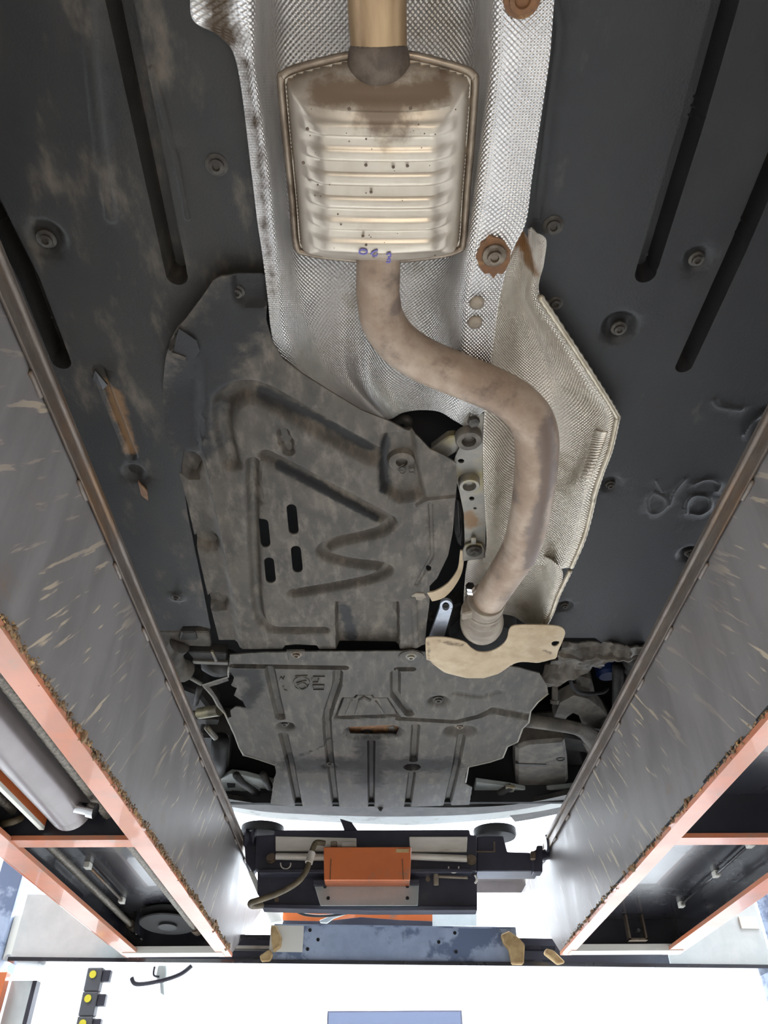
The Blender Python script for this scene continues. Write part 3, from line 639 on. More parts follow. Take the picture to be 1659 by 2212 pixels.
# lever
t = thing('steel_lever', 'speckled blue grey flat lever with an eye hole beside the flex joint', 'lever', P(945, 1350, 1.06))
lo_ = [(925, 1384), (957, 1384)]+[(964+14*math.cos(a), 1310-13*math.sin(a)) for a in np.linspace(-.3, math.pi+.2, 12)]
me = sheet(lo_, 1.055, .008, holes=[ring(963, 1310, 8, 9, 14)[:-1]], g=.010); obj('lever_plate', me, LEVER, t, smooth=40)
obj('pivot_pin', lathe([(.009, .03), (.009, .002), (.001, .002)], P(963, 1310, 1.06), (0, 0, 1), 12), BLACK, t, smooth=40)
# catalyst can behind the flex joint
t = thing('catalyst_housing', 'black round housing behind the flex joint and beige shield', 'housing', P(1045, 1390, 1.2))
obj('can', lathe([(.06, 0), (.10, .01), (.105, .04), (.105, .14)], P(1045, 1388, 1.20), (0, -.1, 1), 28), DARKM, t, smooth=40)
obj('cast_lug', prism([P(x, y, 1.15) for x, y in ((972, 1312), (1000, 1305), (1004, 1330), (985, 1350), (966, 1362))], (0, 0, .05), bev=.006), DARKM, t)
obj('small_bolt', lathe([(.009, .02), (.009, 0), (.001, 0)], P(931, 1338, 1.13), (0, 0, 1), 6), SCREW, t)

# ---- beige shield plate
bo = [(920, 1386), (932, 1381), (965, 1382), (1003, 1391), (1018, 1404), (1036, 1413), (1062, 1411), (1084, 1399), (1096, 1384), (1100, 1366), (1112, 1356), (1165, 1355), (1208, 1358), (1221, 1368), (1219, 1382), (1206, 1412), (1200, 1428), (1166, 1446), (1130, 1440), (1112, 1454), (1092, 1468), (1050, 1480), (1000, 1480), (950, 1468), (926, 1450), (921, 1425)]
Zb = 1.02; bw = [P(x, y, Zb) for x, y in bo]; bxy = [(v.x, v.y) for v in bw]
def bz(x, y):
    d = dist_poly(np.c_[x, y], bxy, True); lowr = sstep((y-P(1000, 1425, Zb).y)/.06)
    return .022*(1-sstep(d/.045))*lowr+.006*(1-sstep(d/.02))
t = thing('pipe_heat_shield', 'beige curved heat shield plate cupping under the flex joint', 'heat shield', P(1060, 1430, Zb))
me = sheet(bo, Zb, .003, holes=[ring(1200, 1391, 9, 6, 12)[:-1]], g=.008, zf=bz, curve=3, stains=[([(935, 1462), (1000, 1479), (1050, 1480), (1100, 1464)], .008, .95), ([(950, 1387), (1000, 1396)], .014, .7), ([(1120, 1362), (1150, 1362)], .012, .65), ([(1190, 1412), (1175, 1405)], .014, .7), ([(926, 1390), (926, 1440)], .010, .7)])
obj('shield_plate', me, BEIGE, t, smooth=50)

# ---- engine undertray
ZE = 1.045
t = thing('engine_undertray', 'wide dusty engine undertray with lengthwise beads and central hatch behind the bumper', 'undertray', P(800, 1580, ZE))
eo = [(497, 1412), (560, 1407), (690, 1405), (880, 1404), (930, 1406), (960, 1420), (1060, 1430), (1120, 1440), (1165, 1452), (1182, 1480), (1183, 1498), (1160, 1516), (1146, 1534), (1142, 1560), (1130, 1572), (1124, 1590), (1118, 1602), (1096, 1612), (1086, 1636), (1060, 1645), (1012, 1656), (1006, 1668), (1004, 1690), (1020, 1700), (1014, 1741), (820, 1749), (640, 1745), (584, 1740), (592, 1680), (597, 1668), (594, 1652), (560, 1640), (524, 1630), (516, 1612), (508, 1590), (486, 1540), (470, 1522), (462, 1506), (437, 1480), (492, 1462), (494, 1445)]
def ez(x, y):
    yf = P(800, 1712, ZE).y; return -.004+.008*np.clip((y-P(800, 1690, ZE).y)/.22, 0, 1.2)
me = sheet(eo, ZE, .0035, holes=[[(500, 1450), (506, 1462), (500, 1478), (512, 1484), (506, 1500), (524, 1512), (532, 1526), (510, 1524), (498, 1532), (500, 1546), (492, 1550), (484, 1532), (466, 1500), (452, 1482), (494, 1468), (488, 1452)], [(752, 1568), (800, 1565), (856, 1567), (862, 1578), (856, 1588), (800, 1590), (756, 1588)]],
  feats=[Groove([(583, 1446), (596, 1505), (606, 1548)], .016, .016, .5), Groove([(612, 1585), (628, 1650), (645, 1745)], .016, .020, .5),
         Groove([(730, 1450), (728, 1480), (714, 1520), (706, 1548), (708, 1590), (714, 1645), (726, 1752)], .015, .018, .5), Groove([(802, 1600), (802, 1760)], .014, .020, .5),
         Groove([(898, 1566), (893, 1640)], .015, .018, .5), Groove([(890, 1668), (880, 1752)], .015, .018, .5), Groove([(996, 1592), (984, 1660), (964, 1752)], .015, .018, .5),
         Groove([(854, 1452), (854, 1500), (884, 1540)], .016, .016, .5), Groove([(862, 1550), (985, 1557), (1035, 1545), (1068, 1530)], .013, .014, .5), Groove([(1068, 1532), (1150, 1548)], .022, .014),
         Groove([(505, 1436), (745, 1440)], .012, .016, .6), Groove([(860, 1443), (890, 1443)], .012, .016, .6), Groove([(985, 1495), (1040, 1502), (1075, 1492)], .014, .005),
         Pocket([(738, 1504), (765, 1504), (770, 1498), (805, 1498), (808, 1505), (838, 1505), (866, 1547), (720, 1552)], .008, .018),
         Groove([(770, 1582), (840, 1578)], .050, .010, .7), Dimple((947, 1513), .040, .020, .3), Dimple((617, 1567), .034, .022, .4), Groove([(985, 1578), (1003, 1578)], 0.048, .026, .35), Dimple((712, 1652), .028, .004, .8), Dimple((890, 1655), .030, .022, .75)],
  g=.016, gf=.006, zf=ez, jag=.002, stains=[([(760, 1580), (845, 1580)], .04), ([(720, 1600), (600, 1650), (900, 1650)], .006), ([(510, 1450), (545, 1450), (555, 1480), (530, 1520)], .03), ([(640, 1650), (960, 1650)], .075), ([(800, 1600), (800, 1690)], .06)])
obj('tray_sheet', me, ETRAY, t, smooth=40)
ht = [P(x, y, ZE-.001) for x, y in ((743, 1508), (768, 1508), (773, 1502), (802, 1502), (806, 1508), (836, 1508), (858, 1543), (728, 1547))]
hat = obj('hatch', prism(ht, (0, 0, .006), bev=.002), ETRAY, t, label='trapezoid access hatch')
for l in ([(760, 1512), (748, 1542)], [(776, 1514), (768, 1543)], [(812, 1514), (828, 1540)]): obj('hatch_rib', tube([P(x, y, ZE-.002) for x, y in l], .003, 6), ETRAY, hat, smooth=True)
obj('hatch_catch', tube([P(x, y, ZE-.001) for x, y in ((778, 1512), (786, 1505), (798, 1512))], .008, 8), ETRAY, hat, smooth=True)
obj('mount_plate', prism([P(x, y, ZE+.022) for x, y in ((748, 1562), (866, 1562), (868, 1594), (750, 1596))], (0, 0, .006)), RUST, t, label='rusty plate seen through the oval opening')
obj('drain_bolt', lathe([(.012, .006), (.020, .004), (.020, -.004), (.012, -.005), (.010, .002), (.001, .002)], P(792, 1581, ZE+.022), (0, 0, 1), 18), BLACK, t, smooth=40)
obj('mount_lug', prism([P(x, y, ZE+.020) for x, y in ((838, 1570), (852, 1568), (856, 1584), (840, 1585))], (0, 0, .008), bev=.002), GRIME, t)
for q in ((640, 1414, .013), (888, 1418, .013)):
    obj('screw_plate', lathe([(.034, .002), (.034, -.003), (.028, -.005), (.001, -.005)], P(q[0], q[1], ZE-.004), (0, 0, 1), 4 if q[0] < 700 else 20), ETRAY, t)
    screw(t, q[0], q[1], ZE-.009, .012, BOLT if q[0] < 700 else ZINC)
screw(t, 947, 1511, ZE+.004, .013); screw(t, 993, 1568, ZE+.008, .013, BOLT); screw(t, 615, 1562, ZE+.004, .012); screw(t, 712, 1650, ZE-.002, .009); screw(t, 822, 1748, ZE, .008)
mark(t, [ring(651, 1476, 17, 14, 20), ring(653, 1482, 9, 7), [(640, 1476), (662, 1470)], [(674, 1465), (674, 1474), (688, 1474), (688, 1466)], [(676, 1462), (702, 1462)], [(676, 1480), (700, 1480), (700, 1490), (676, 1490), (676, 1480)], [(638, 1461), (664, 1460)], [(605, 1470), (607, 1462), (613, 1469), (614, 1461)], [(612, 1482), (612, 1490), (620, 1492)]], ZE-.006, .0022, ETRAY)
# thin bright torn rim of the tray
obj('torn_rim', tube([P(x, y, ZE-.003) for x, y in ((494, 1440), (493, 1450), (493, 1462), (438, 1480), (460, 1505), (470, 1524), (486, 1542), (508, 1590), (517, 1615), (526, 1630), (594, 1652))], .0028, 6), ZINC, t, smooth=True)
obj('torn_rim', tube([P(x, y, ZE-.003) for x, y in ((1184, 1498), (1162, 1516), (1146, 1536), (1142, 1560), (1128, 1574), (1118, 1602), (1096, 1612), (1086, 1636), (1060, 1645), (1012, 1656), (1006, 1690))], .0028, 6), ZINC, t, smooth=True)

# ---- torn splash liner right
t = thing('splash_liner', 'torn crumpled plastic splash liner hanging right of the beige shield', 'splash liner', P(1300, 1420, 1.08))
me = sheet([(1206, 1420), (1214, 1388), (1260, 1390), (1300, 1392), (1320, 1385), (1350, 1392), (1385, 1392), (1432, 1396), (1420, 1410), (1385, 1416), (1345, 1424), (1312, 1432), (1296, 1446), (1282, 1446), (1270, 1455), (1240, 1462), (1206, 1475), (1182, 1484), (1170, 1458), (1180, 1444)], 1.075, .004, g=.008, jag=.006,
   zf=lambda x, y: np.array([.016*noise.noise((a*14, b*14, 3))+.010*noise.noise((a*45, b*45, 5)) for a, b in zip(x, y)]), feats=[Groove([(1204, 1416), (1290, 1418), (1400, 1420)], .008, -.008)])
obj('liner_sheet', me, TRAY, t, smooth=25)
# ---- right front chassis parts
t = thing('drive_shaft', 'long dusty brown drive shaft running right from the engine undertray', 'drive shaft', P(1250, 1580, 1.12))
obj('shaft', tube(smooth_path([P(1100, 1550, 1.13), P(1150, 1557, 1.125), P(1230, 1570, 1.12), P(1260, 1580, 1.12), P(1285, 1598, 1.12), P(1310, 1600, 1.12), P(1345, 1588, 1.13), P(1420, 1580, 1.15)], 5), [.024, .024, .022, .024, .034, .036, .028, .024], 16), GRIME, t, smooth=True)
t = thing('suspension_arm', 'cast arched suspension arm above the drive shaft on the right', 'suspension arm', P(1240, 1540, 1.17))
me = sheet([(1196, 1552), (1210, 1518), (1240, 1502), (1272, 1510), (1300, 1532), (1324, 1560), (1330, 1580), (1290, 1580), (1258, 1566), (1250, 1545), (1238, 1540), (1226, 1548), (1216, 1562)], 1.16, .045, g=.02, zf=lambda x, y: .0*x); obj('arm', me, GRIME, t, smooth=30)
obj('ball_joint', lathe([(.03, .03), (.034, 0), (.02, -.012), (.001, -.014)], P(1318, 1562, 1.15), (0, 0, 1), 18), DARKM, t, smooth=True)
t = thing('steering_knuckle', 'grimy knuckle casting with a hanging cable beside the dark strut', 'knuckle', P(1270, 1490, 1.2))
obj('casting', prism([P(x, y, 1.20) for x, y in ((1246, 1462), (1260, 1470), (1278, 1472), (1286, 1500), (1284, 1528), (1262, 1522), (1246, 1505))], (0, 0, .10), bev=.012), GRIME, t)
obj('cable', tube(smooth_path([P(1232, 1468, 1.17), P(1240, 1488, 1.16), P(1262, 1498, 1.16), P(1300, 1496, 1.17), P(1312, 1488, 1.2)], 5), .006, 8), BLACK, t, smooth=True)
obj('stud', lathe([(.010, .10), (.010, 0), (.014, 0), (.014, -.012), (.001, -.012)], P(1198, 1512, 1.15), (.02, -.5, .6), 12), GRIME, t, smooth=40)
t = thing('strut', 'dark upright strut tube near the right runway', 'strut', P(1340, 1500, 1.2))
obj('strut_tube', tube([P(1334, 1590, 1.15), P(1336, 1440, 1.22)], .02, 14), DARKM, t, smooth=True)
obj('spring_boot', tube([P(1375, 1545-7*i, 1.22) for i in range(21)], [(.045 if i % 2 else .034) for i in range(21)], 16), DARKM, t, smooth=True)
t = thing('coolant_part', 'small blue plastic part glimpsed above the suspension arm', 'car part', P(1310, 1455, 1.3))
obj('blue_cap', lathe([(.03, .05), (.04, .04), (.04, 0), (.03, -.01), (.001, -.01)], P(1312, 1456, 1.28), (0, 0, 1), 18), mat('blue_plastic', sr(40, 62, 120), rough=.5), t, smooth=40)
t = thing('front_subframe', 'dark crossing subframe member behind the drive shaft', 'subframe', P(1240, 1600, 1.2))
obj('beam', prism([P(x, y, 1.19) for x, y in ((1120, 1570), (1260, 1598), (1360, 1612), (1362, 1640), (1250, 1625), (1118, 1600))], (0, 0, .05), bev=.008), DARKM, t)
obj('bracket', prism([P(x, y, 1.16) for x, y in ((1126, 1586), (1170, 1585), (1152, 1604), (1138, 1614), (1122, 1608))], (0, 0, .03), bev=.005), TAN, t)
t = thing('intake_duct', 'boxy dusty brown duct behind the bumper on the right', 'duct', P(1170, 1650, 1.15))
obj('duct_body', prism([P(x, y, 1.12) for x, y in ((1114, 1616), (1140, 1606), (1220, 1600), (1226, 1640), (1228, 1690), (1212, 1712), (1114, 1712))], (0, 0, .12), bev=.012), GRIME, t)
obj('duct_seam', prism([P(x, y, 1.117) for x, y in ((1114, 1650), (1180, 1652), (1180, 1655), (1114, 1653))], (0, 0, .01)), DARKM, t)
obj('duct_hole', lathe([(.016, .01), (.016, -.001), (.012, -.002), (.010, .006), (.001, .006)], P(1211, 1640, 1.119), (0, 0, 1), 16), BLACK, t)
t = thing('wheel_liner', 'dark inner wheel liner panel beyond the boxy duct', 'wheel liner', P(1280, 1660, 1.2))
me = sheet([(1222, 1600), (1300, 1602), (1320, 1600), (1300, 1690), (1230, 1712)], 1.20, .005, g=.02, feats=[Groove([(1262, 1610), (1290, 1690)], .03, .03, .3)]); obj('liner_sheet', me, DARKM, t, smooth=40)
obj('liner_brace', prism([P(x, y, 1.16) for x, y in ((1258, 1606), (1284, 1604), (1340, 1700), (1310, 1712))], (0, 0, .03), bev=.005), GRIME, t)
# ---- left front chassis parts
t = thing('left_subframe', 'black subframe leg left of the torn tray edge', 'subframe', P(440, 1600, 1.15))
obj('leg_box', prism([P(x, y, 1.13) for x, y in ((430, 1590), (494, 1592), (494, 1680), (470, 1690), (440, 1660))], (0, 0, .12), bev=.012), DARKM, t)
obj('leg_tube', tube([P(476, 1600, 1.11), P(470, 1690, 1.14)], .03, 16), PLASR, t, smooth=True)
obj('upper_block', prism([P(x, y, 1.17) for x, y in ((380, 1480), (430, 1500), (470, 1550), (440, 1590), (412, 1580))], (0, 0, .10), bev=.01), DARKM, t)
t = thing('front_cross_bracket', 'grimy bracket and clip bar across the left end of the undertray joint', 'bracket', P(400, 1420, 1.1))
obj('plate', prism([P(x, y, 1.10) for x, y in ((336, 1364), (450, 1366), (456, 1398), (400, 1396), (350, 1400))], (0, 0, .02), bev=.004), GRIME, t)
obj('curved_arm', tube(smooth_path([P(388, 1392, 1.09), P(376, 1412, 1.08), P(380, 1438, 1.08), P(398, 1448, 1.09)], 5), [.03, .025, .03, .035], 14), GRIME, t, smooth=True)
obj('clip_bar', prism([P(x, y, 1.085) for x, y in ((416, 1428), (492, 1431), (492, 1437), (418, 1434))], (0, 0, .006)), ZINC, t, label='pale metal clip bar')
obj('clip_bar', prism([P(x, y, 1.085) for x, y in ((455, 1408), (460, 1408), (470, 1429), (464, 1430))], (0, 0, .006)), ZINC, t)
obj('hanger', prism([P(x, y, 1.09) for x, y in ((404, 1408), (490, 1411), (490, 1428), (418, 1426))], (0, 0, .03), bev=.003), DARKM, t)
obj('tab', prism([P(x, y, 1.09) for x, y in ((392, 1366), (420, 1366), (426, 1384), (386, 1384))], (0, 0, .02), bev=.004), DARKM, t)
t = thing('track_rod', 'thin bright edged rods behind the left runway rail', 'rod', P(400, 1470, 1.12))
obj('rod', tube([P(356, 1434, 1.12), P(436, 1478, 1.09)], .006, 8), ZINC, t, smooth=True)
obj('rod', tube([P(432, 1484, 1.12), P(422, 1520, 1.14)], .010, 8), DARKM, t, smooth=True)
obj('rod', tube([P(446, 1570, 1.09), P(466, 1594, 1.08)], .010, 8), ZINC, t, smooth=True)
t = thing('link_actuator', 'pale yellowish link cylinder pointing to the left runway', 'link', P(450, 1540, 1.09))
obj('cylinder', tube([P(430, 1541, 1.09), P(474, 1534, 1.08)], .018, 14), mat('yellowed_metal', sr(150, 142, 112), sr(96, 90, 74), 20, rough=.5, metal=.4), t, smooth=40)
obj('rod_end', tube([P(400, 1541, 1.10), P(432, 1541, 1.09)], .009, 10), GRIME, t, smooth=True)
obj('bracket', prism([P(x, y, 1.10) for x, y in ((412, 1552), (474, 1556), (470, 1566), (414, 1564))], (0, 0, .02), bev=.003), DARKM, t)
t = thing('ball_joint_boot', 'round black joint boot in the torn corner of the engine tray', 'joint', P(470, 1450, 1.12))
obj('boot', lathe([(.05, .06), (.055, .03), (.045, 0), (.02, -.012), (.001, -.012)], P(468, 1450, 1.12), (.1, -.2, 1), 20), DARKM, t, smooth=True)
# ---- bumper lower edge
BUMP = mat('grey_bumper_plastic', sr(138, 142, 138), sr(156, 160, 154), 8, rough=.45, rough2=.55, bump=.2, c3=sr(70, 68, 62), s3=8, t3=(.5, .75))
t = thing('front_bumper', 'underside of the front bumper with a dark lip against the white daylight', 'bumper', P(820, 1750, 1.03))
def strip(px_top, px_bot, Zt, Zb_, th, m, name):
    a = smooth_path([P(x, y, Zt) for x, y in px_top], 4); b = smooth_path([P(x, y, Zb_) for x, y in px_bot], 4)
    bm = bmesh.new(); n = len(a); rings = []
    for p, q_ in zip(a, b): rings.append([bm.verts.new(p), bm.verts.new(q_), bm.verts.new(q_+Vector((0, .004, th))), bm.verts.new(p+Vector((0, .004, th)))])
    for A, B in zip(rings, rings[1:]):
        for k in range(4): bm.faces.new((A[k], A[(k+1) % 4], B[(k+1) % 4], B[k]))
    bm.faces.new(rings[0][::-1]); bm.faces.new(rings[-1]); bmesh.ops.recalc_face_normals(bm, faces=bm.faces[:])
    return obj(name, bm, m, t, smooth=40)
strip([(470, 1722), (560, 1736), (640, 1741), (820, 1742), (1010, 1744), (1140, 1734), (1270, 1706)], [(470, 1738), (560, 1752), (640, 1758), (820, 1764), (1010, 1760), (1140, 1746), (1270, 1718)], 1.055, 1.06, .02, DARKM, 'dark_lip')
strip([(470, 1738), (560, 1751), (640, 1757), (820, 1763), (1010, 1759), (1140, 1745), (1270, 1717)], [(470, 1746), (560, 1764), (640, 1772), (820, 1781), (930, 1781), (1140, 1762), (1270, 1736)], 1.06, 1.075, .02, BUMP, 'lower_valance')
obj('corner_panel', prism([P(x, y, 1.10) for x, y in ((470, 1688), (500, 1672), (530, 1676), (600, 1694), (584, 1750), (520, 1742), (476, 1730))], (0, 0, .02), bev=.003), BUMP, t)
obj('corner_panel', prism([P(x, y, 1.10) for x, y in ((1028, 1690), (1100, 1700), (1150, 1710), (1272, 1698), (1260, 1722), (1120, 1752), (1012, 1756))], (0, 0, .02), bev=.003), BUMP, t)
for l in ([(510, 1674), (522, 1690), (586, 1736)], [(568, 1672), (582, 1700)], [(1102, 1700), (1060, 1724), (1020, 1752)]): obj('brace_rib', tube([P(x, y, 1.092) for x, y in l], .014, 8), DARKM, t, smooth=True)
for q in ((490, 1694), (500, 1710), (562, 1706), (1096, 1712)): obj('vent_slot', prism([P(q[0]+a, q[1]+b, 1.095) for a, b in ((0, 0), (18, 1), (18, 7), (2, 8))], (0, 0, .006)), BLACK, t)
obj('clip', prism([P(x, y, 1.085) for x, y in ((1092, 1700), (1114, 1702), (1110, 1712), (1092, 1712))], (0, 0, .012), bev=.002), ZINC, t)
obj('air_deflector', prism([P(x, y, 1.07) for x, y in ((1092, 1752), (1180, 1742), (1250, 1738), (1240, 1752), (1150, 1770), (1112, 1776))], (0, 0, .012), bev=.002), DARKM, t)
# ============================================================ THE LIFT
def drips(name, base, base2, drip, amount=.60):
    m = mat(name, base, base2, 5, (.6, 2.2, .5), .38, .48, spec=.32, bump=.15, bscale=120, c3=sr(118, 96, 76), s3=5, t3=(.60, .85), c3stretch=(1, 1, 2.5))
    nt = m.node_tree; N = nt.nodes; L = nt.links; b = N['Principled BSDF']
    src = b.inputs['Base Color'].links[0].from_socket
    tc = N.new('ShaderNodeTexCoord'); m0 = N.new('ShaderNodeMapping'); m0.inputs['Rotation'].default_value = (math.radians(42), 0, 0); L.new(tc.outputs['Object'], m0.inputs[0])
    mp = N.new('ShaderNodeMapping'); mp.inputs['Scale'].default_value = (1, 60, 6); L.new(m0.outputs[0], mp.inputs[0])
    n = N.new('ShaderNodeTexNoise'); n.inputs['Scale'].default_value = 1; n.inputs['Detail'].default_value = 4; n.inputs['Distortion'].default_value = .25; L.new(mp.outputs[0], n.inputs[0])
    r = N.new('ShaderNodeMapRange'); r.inputs[1].default_value = amount; r.inputs[2].default_value = amount+.035; L.new(n.outputs[0], r.inputs[0])
    n2 = N.new('ShaderNodeTexNoise'); n2.inputs['Scale'].default_value = 1.6; n2.inputs['Detail'].default_value = 2; L.new(tc.outputs['Object'], n2.inputs[0])
    r2 = N.new('ShaderNodeMapRange'); r2.inputs[1].default_value = .42; r2.inputs[2].default_value = .58; L.new(n2.outputs[0], r2.inputs[0])
    mu = N.new('ShaderNodeMath'); mu.operation = 'MULTIPLY'; L.new(r.outputs[0], mu.inputs[0]); L.new(r2.outputs[0], mu.inputs[1])
    x = N.new('ShaderNodeMix'); x.data_type = 'RGBA'; L.new(mu.outputs[0], x.inputs[0]); L.new(src, x.inputs[6]); x.inputs[7].default_value = (*drip, 1); L.new(x.outputs[2], b.inputs['Base Color'])
    return m
WEB = drips('grimy_runway_web', sr(108, 103, 102), sr(124, 119, 118), sr(178, 162, 140))
RAIL = mat('worn_rail_steel', sr(112, 102, 94), sr(92, 82, 74), 30, (1, .3, 1), .42, .55, metal=.45, bump=.3, bscale=120, c3=sr(120, 92, 64), s3=9, t3=(.5, .7))
ORANGE = mat('orange_gloss_paint', sr(206, 112, 62), sr(196, 104, 58), 6, rough=.28, coat=.7, c3=sr(150, 112, 92), s3=10, t3=(.58, .75), bump=.05)
ORANGED = mat('orange_dirty_lip', sr(196, 116, 78), sr(176, 118, 92), 5, rough=.32, rough2=.45, coat=.25, c3=sr(150, 124, 104), s3=16, t3=(.56, .76), bump=.15)
NAVY = mat('blue_black_gloss_paint', sr(40, 41, 48), sr(46, 46, 52), 4, rough=.22, rough2=.30, bump=.03, coat=.3, c3=sr(60, 57, 56), s3=5, t3=(.6, .8))
NAVYJ = mat('dark_jack_paint', sr(48, 48, 60), sr(58, 58, 70), 8, rough=.45, bump=.1, c3=sr(74, 72, 74), s3=8, t3=(.6, .8))
CAKE = mat('caked_rusty_dirt', sr(140, 112, 82), sr(108, 88, 68), 60, rough=.95, c3=sr(194, 156, 100), s3=40, t3=(.55, .7))
CYL = mat('grey_cylinder_paint', sr(128, 120, 120), sr(118, 110, 110), 6, rough=.30, metal=.3)
ROPE = mat('steel_wire_rope', sr(136, 128, 116), sr(92, 86, 78), 150, rough=.55, metal=.4, bump=.5, bscale=400)
ALU = mat('brushed_aluminium_plate', sr(222, 216, 206), sr(204, 196, 184), 14, (.3, 2, 1), .5, metal=.1, c3=sr(150, 138, 124), s3=12, t3=(.55, .75))
PAD = mat('pale_grey_pad', sr(206, 214, 216), sr(192, 202, 204), 10, rough=.5)
BLUEG = mat('blue_grey_paint', sr(146, 160, 186), sr(166, 180, 204), 9, rough=.5, c3=sr(104, 118, 146), s3=7, t3=(.50, .58), bump=.05)
WPL = mat('white_plate', sr(224, 222, 214), rough=.5)
FOAM = mat('yellowed_foam', sr(190, 164, 120), sr(160, 132, 92), 30, rough=.9, bump=.6, bscale=100)
RUBB = mat('black_rubber', sr(26, 26, 28), rough=.6)
HOSE = mat('olive_hose', sr(104, 92, 70), sr(84, 74, 58), 40, rough=.6)

def yb(x): return 3.066+.077*x
def runway(label, Xi, o, W1, W2, W3, ends, dirt, seed):
    rnd = random.Random(seed); YR = -1.0
    t = thing('runway', label, 'lift runway', (Xi+o*.2, 1.2, CZ+.54))
    B = lambda n, a, b, z0, z1, m, y0=YR, y1=2.98, **k: obj(n, box(Xi+o*a, Xi+o*b, y0, y1, z0, z1, bev=k.get('bev', 0)), m, t, label=k.get('label'))
    prof = [(YR, .552), (2.99, .552), (ends[0], ends[1]), (ends[0]+.3, .895), (YR, .895)]
    obj('web_plate', prism([Vector((Xi, y, z+CZ)) for y, z in prof], (o*.006, 0, 0)), WEB, t, label='dirt streaked inner side plate')
    rs = B('rail_strip', -.0075, -.0028, .866, .905, RAIL, y1=3.3, bev=.0015)
    B('rail_ledge', -.010, .02, .905, .913, RAIL, y1=3.3)
    obj('rail_bar', tube([Vector((Xi-o*.008, YR, CZ+.899)), Vector((Xi-o*.008, 3.3, CZ+.899))], .006, 12), RAIL, t, smooth=40)
    y = -.9; pr = None
    while y < 3.2:                                    # stitch welds bridging rail strip and web
        b = tube(smooth_path([Vector((Xi-o*.001, y+k*.012, CZ+.864+rnd.uniform(-.001, .001))) for k in range(5)], 2), .005, 6)
        obj('weld', b, RAIL, rs, smooth=True); y += .23
    B('bottom_lip', -.003, W1, .538, .548, ORANGED, label='orange bottom lip')
    B('deck', .006, W2, .640, .648, NAVY, y1=2.96)
    B('outer_web', W2, W2+.006, .549, .868, NAVY)
    B('outer_lip', W2-.052, W2+.006, .538, .549, ORANGED, label='orange outer lip')
    B('side_channel', W2+.006, W3-.004, .60, .606, NAVY)
    B('side_skirt', W3-.004, W3, .575, .868, ORANGE)
    B('cross_bar', W1-.005, W2-.050, .542, .552, ORANGED, y0=1.75, y1=1.80, label='orange cross bar')
    B('cross_bar_web', W1-.005, W2-.002, .552, .640, NAVY, y0=1.756, y1=1.762)
    B('end_plate', .02, W2, .556, .640, NAVY, y0=2.94, y1=2.95)
    B('painted_lit_edge', .02, W2-.004, .536, .556, WPL, y0=2.90, y1=2.965, label='end flange painted white as the lit beam edge')  # white colour stands in for the brightly lit front edge of the crossbeam
    # caked dirt along the lower edge
    bm = bmesh.new()
    for k in range(dirt):
        y = rnd.uniform(-.2, 2.9); r = rnd.choice((.0012, .0016, .002, .003))*rnd.uniform(.7, 1.4)*(2.2 if rnd.random() < .07 else 1)
        c = Vector((Xi+o*rnd.uniform(-.007, .0), y, CZ+.548+rnd.uniform(-.010, .014)*rnd.random()))
        q = bmesh.ops.create_icosphere(bm, subdivisions=1, radius=r, matrix=Matrix.Translation(c) @ Matrix.Diagonal((rnd.uniform(.5, .9), rnd.uniform(.7, 1.8), rnd.uniform(.5, 1.6), 1)))
        for v in q['verts']: v.co += Vector((rnd.uniform(-1, 1), rnd.uniform(-1, 1), rnd.uniform(-1, 1)))*r*.35
    tag(obj('caked_dirt', bm, CAKE, t, label='brown caked dirt along the lower edge'), kind='stuff')
    return t
RL = runway('left steel lift runway with crusted dirt along its lower edge', -.497, -1, .042, .355, .425, (3.72, .87), 2600, 1)
RR = runway('right steel lift runway with a clean straight slotted lower edge', .628, 1, .036, .400, .465, (3.36, .76), 700, 2)
for y0 in np.arange(-.9, 2.8, .27):                 # slots along the right lower edge
    obj('edge_slot', box(.6265, .6285, y0, y0+.2, .553, .557), BLACK, RR)
# left runway machinery
t = thing('hydraulic_cylinder', 'grey hydraulic cylinder lying inside the left runway', 'cylinder', (-.68, 1.3, CZ+.62))
ca, cb_ = Vector((-.669, -.9, CZ+.594)), Vector((-.669, 1.68, CZ+.594))
obj('barrel', tube([ca, cb_], .045, 32), CYL, t, smooth=40)
obj('end_cap', lathe([(.045, 0), (.0455, .004), (.0455, .03), (.035, .036), (.02, .036), (.02, .07)], cb_, (0, 1, 0), 32), CYL, t, smooth=40)
obj('port', lathe([(.012, 0), (.012, .03), (.016, .03), (.016, .045)], Vector((-.635, 1.64, CZ+.575)), (1, 0, -.2), 12), CHROME, t, smooth=40)
t = thing('pulley_wheel', 'small steel pulley disc beside the end of the grey cylinder', 'pulley', (-.625, 1.70, CZ+.62))
obj('disc', lathe([(.022, -.008), (.022, -.004), (.018, 0), (.022, .004), (.022, .008)], Vector((-.640, 1.715, CZ+.600)), (1, .15, 0), 24), SEAM, t, smooth=30)
obj('axle', lathe([(.006, -.014), (.006, .014)], Vector((-.640, 1.715, CZ+.600)), (1, .15, 0), 10), CHROME, t)
obj('fork', box(-.655, -.625, 1.715, 1.748, .585, .640, bev=.003), NAVY, t)
t = thing('cylinder_guard', 'orange guard strip along the outer side of the grey cylinder', 'guard', (-.76, 1.2, CZ+.6))
obj('guard_plate', box(-.738, -.732, -.9, 1.745, .570, .590), ORANGE, t)
obj('guard_edge', box(-.742, -.732, -.9, 1.745, .562, .570), WPL, t)
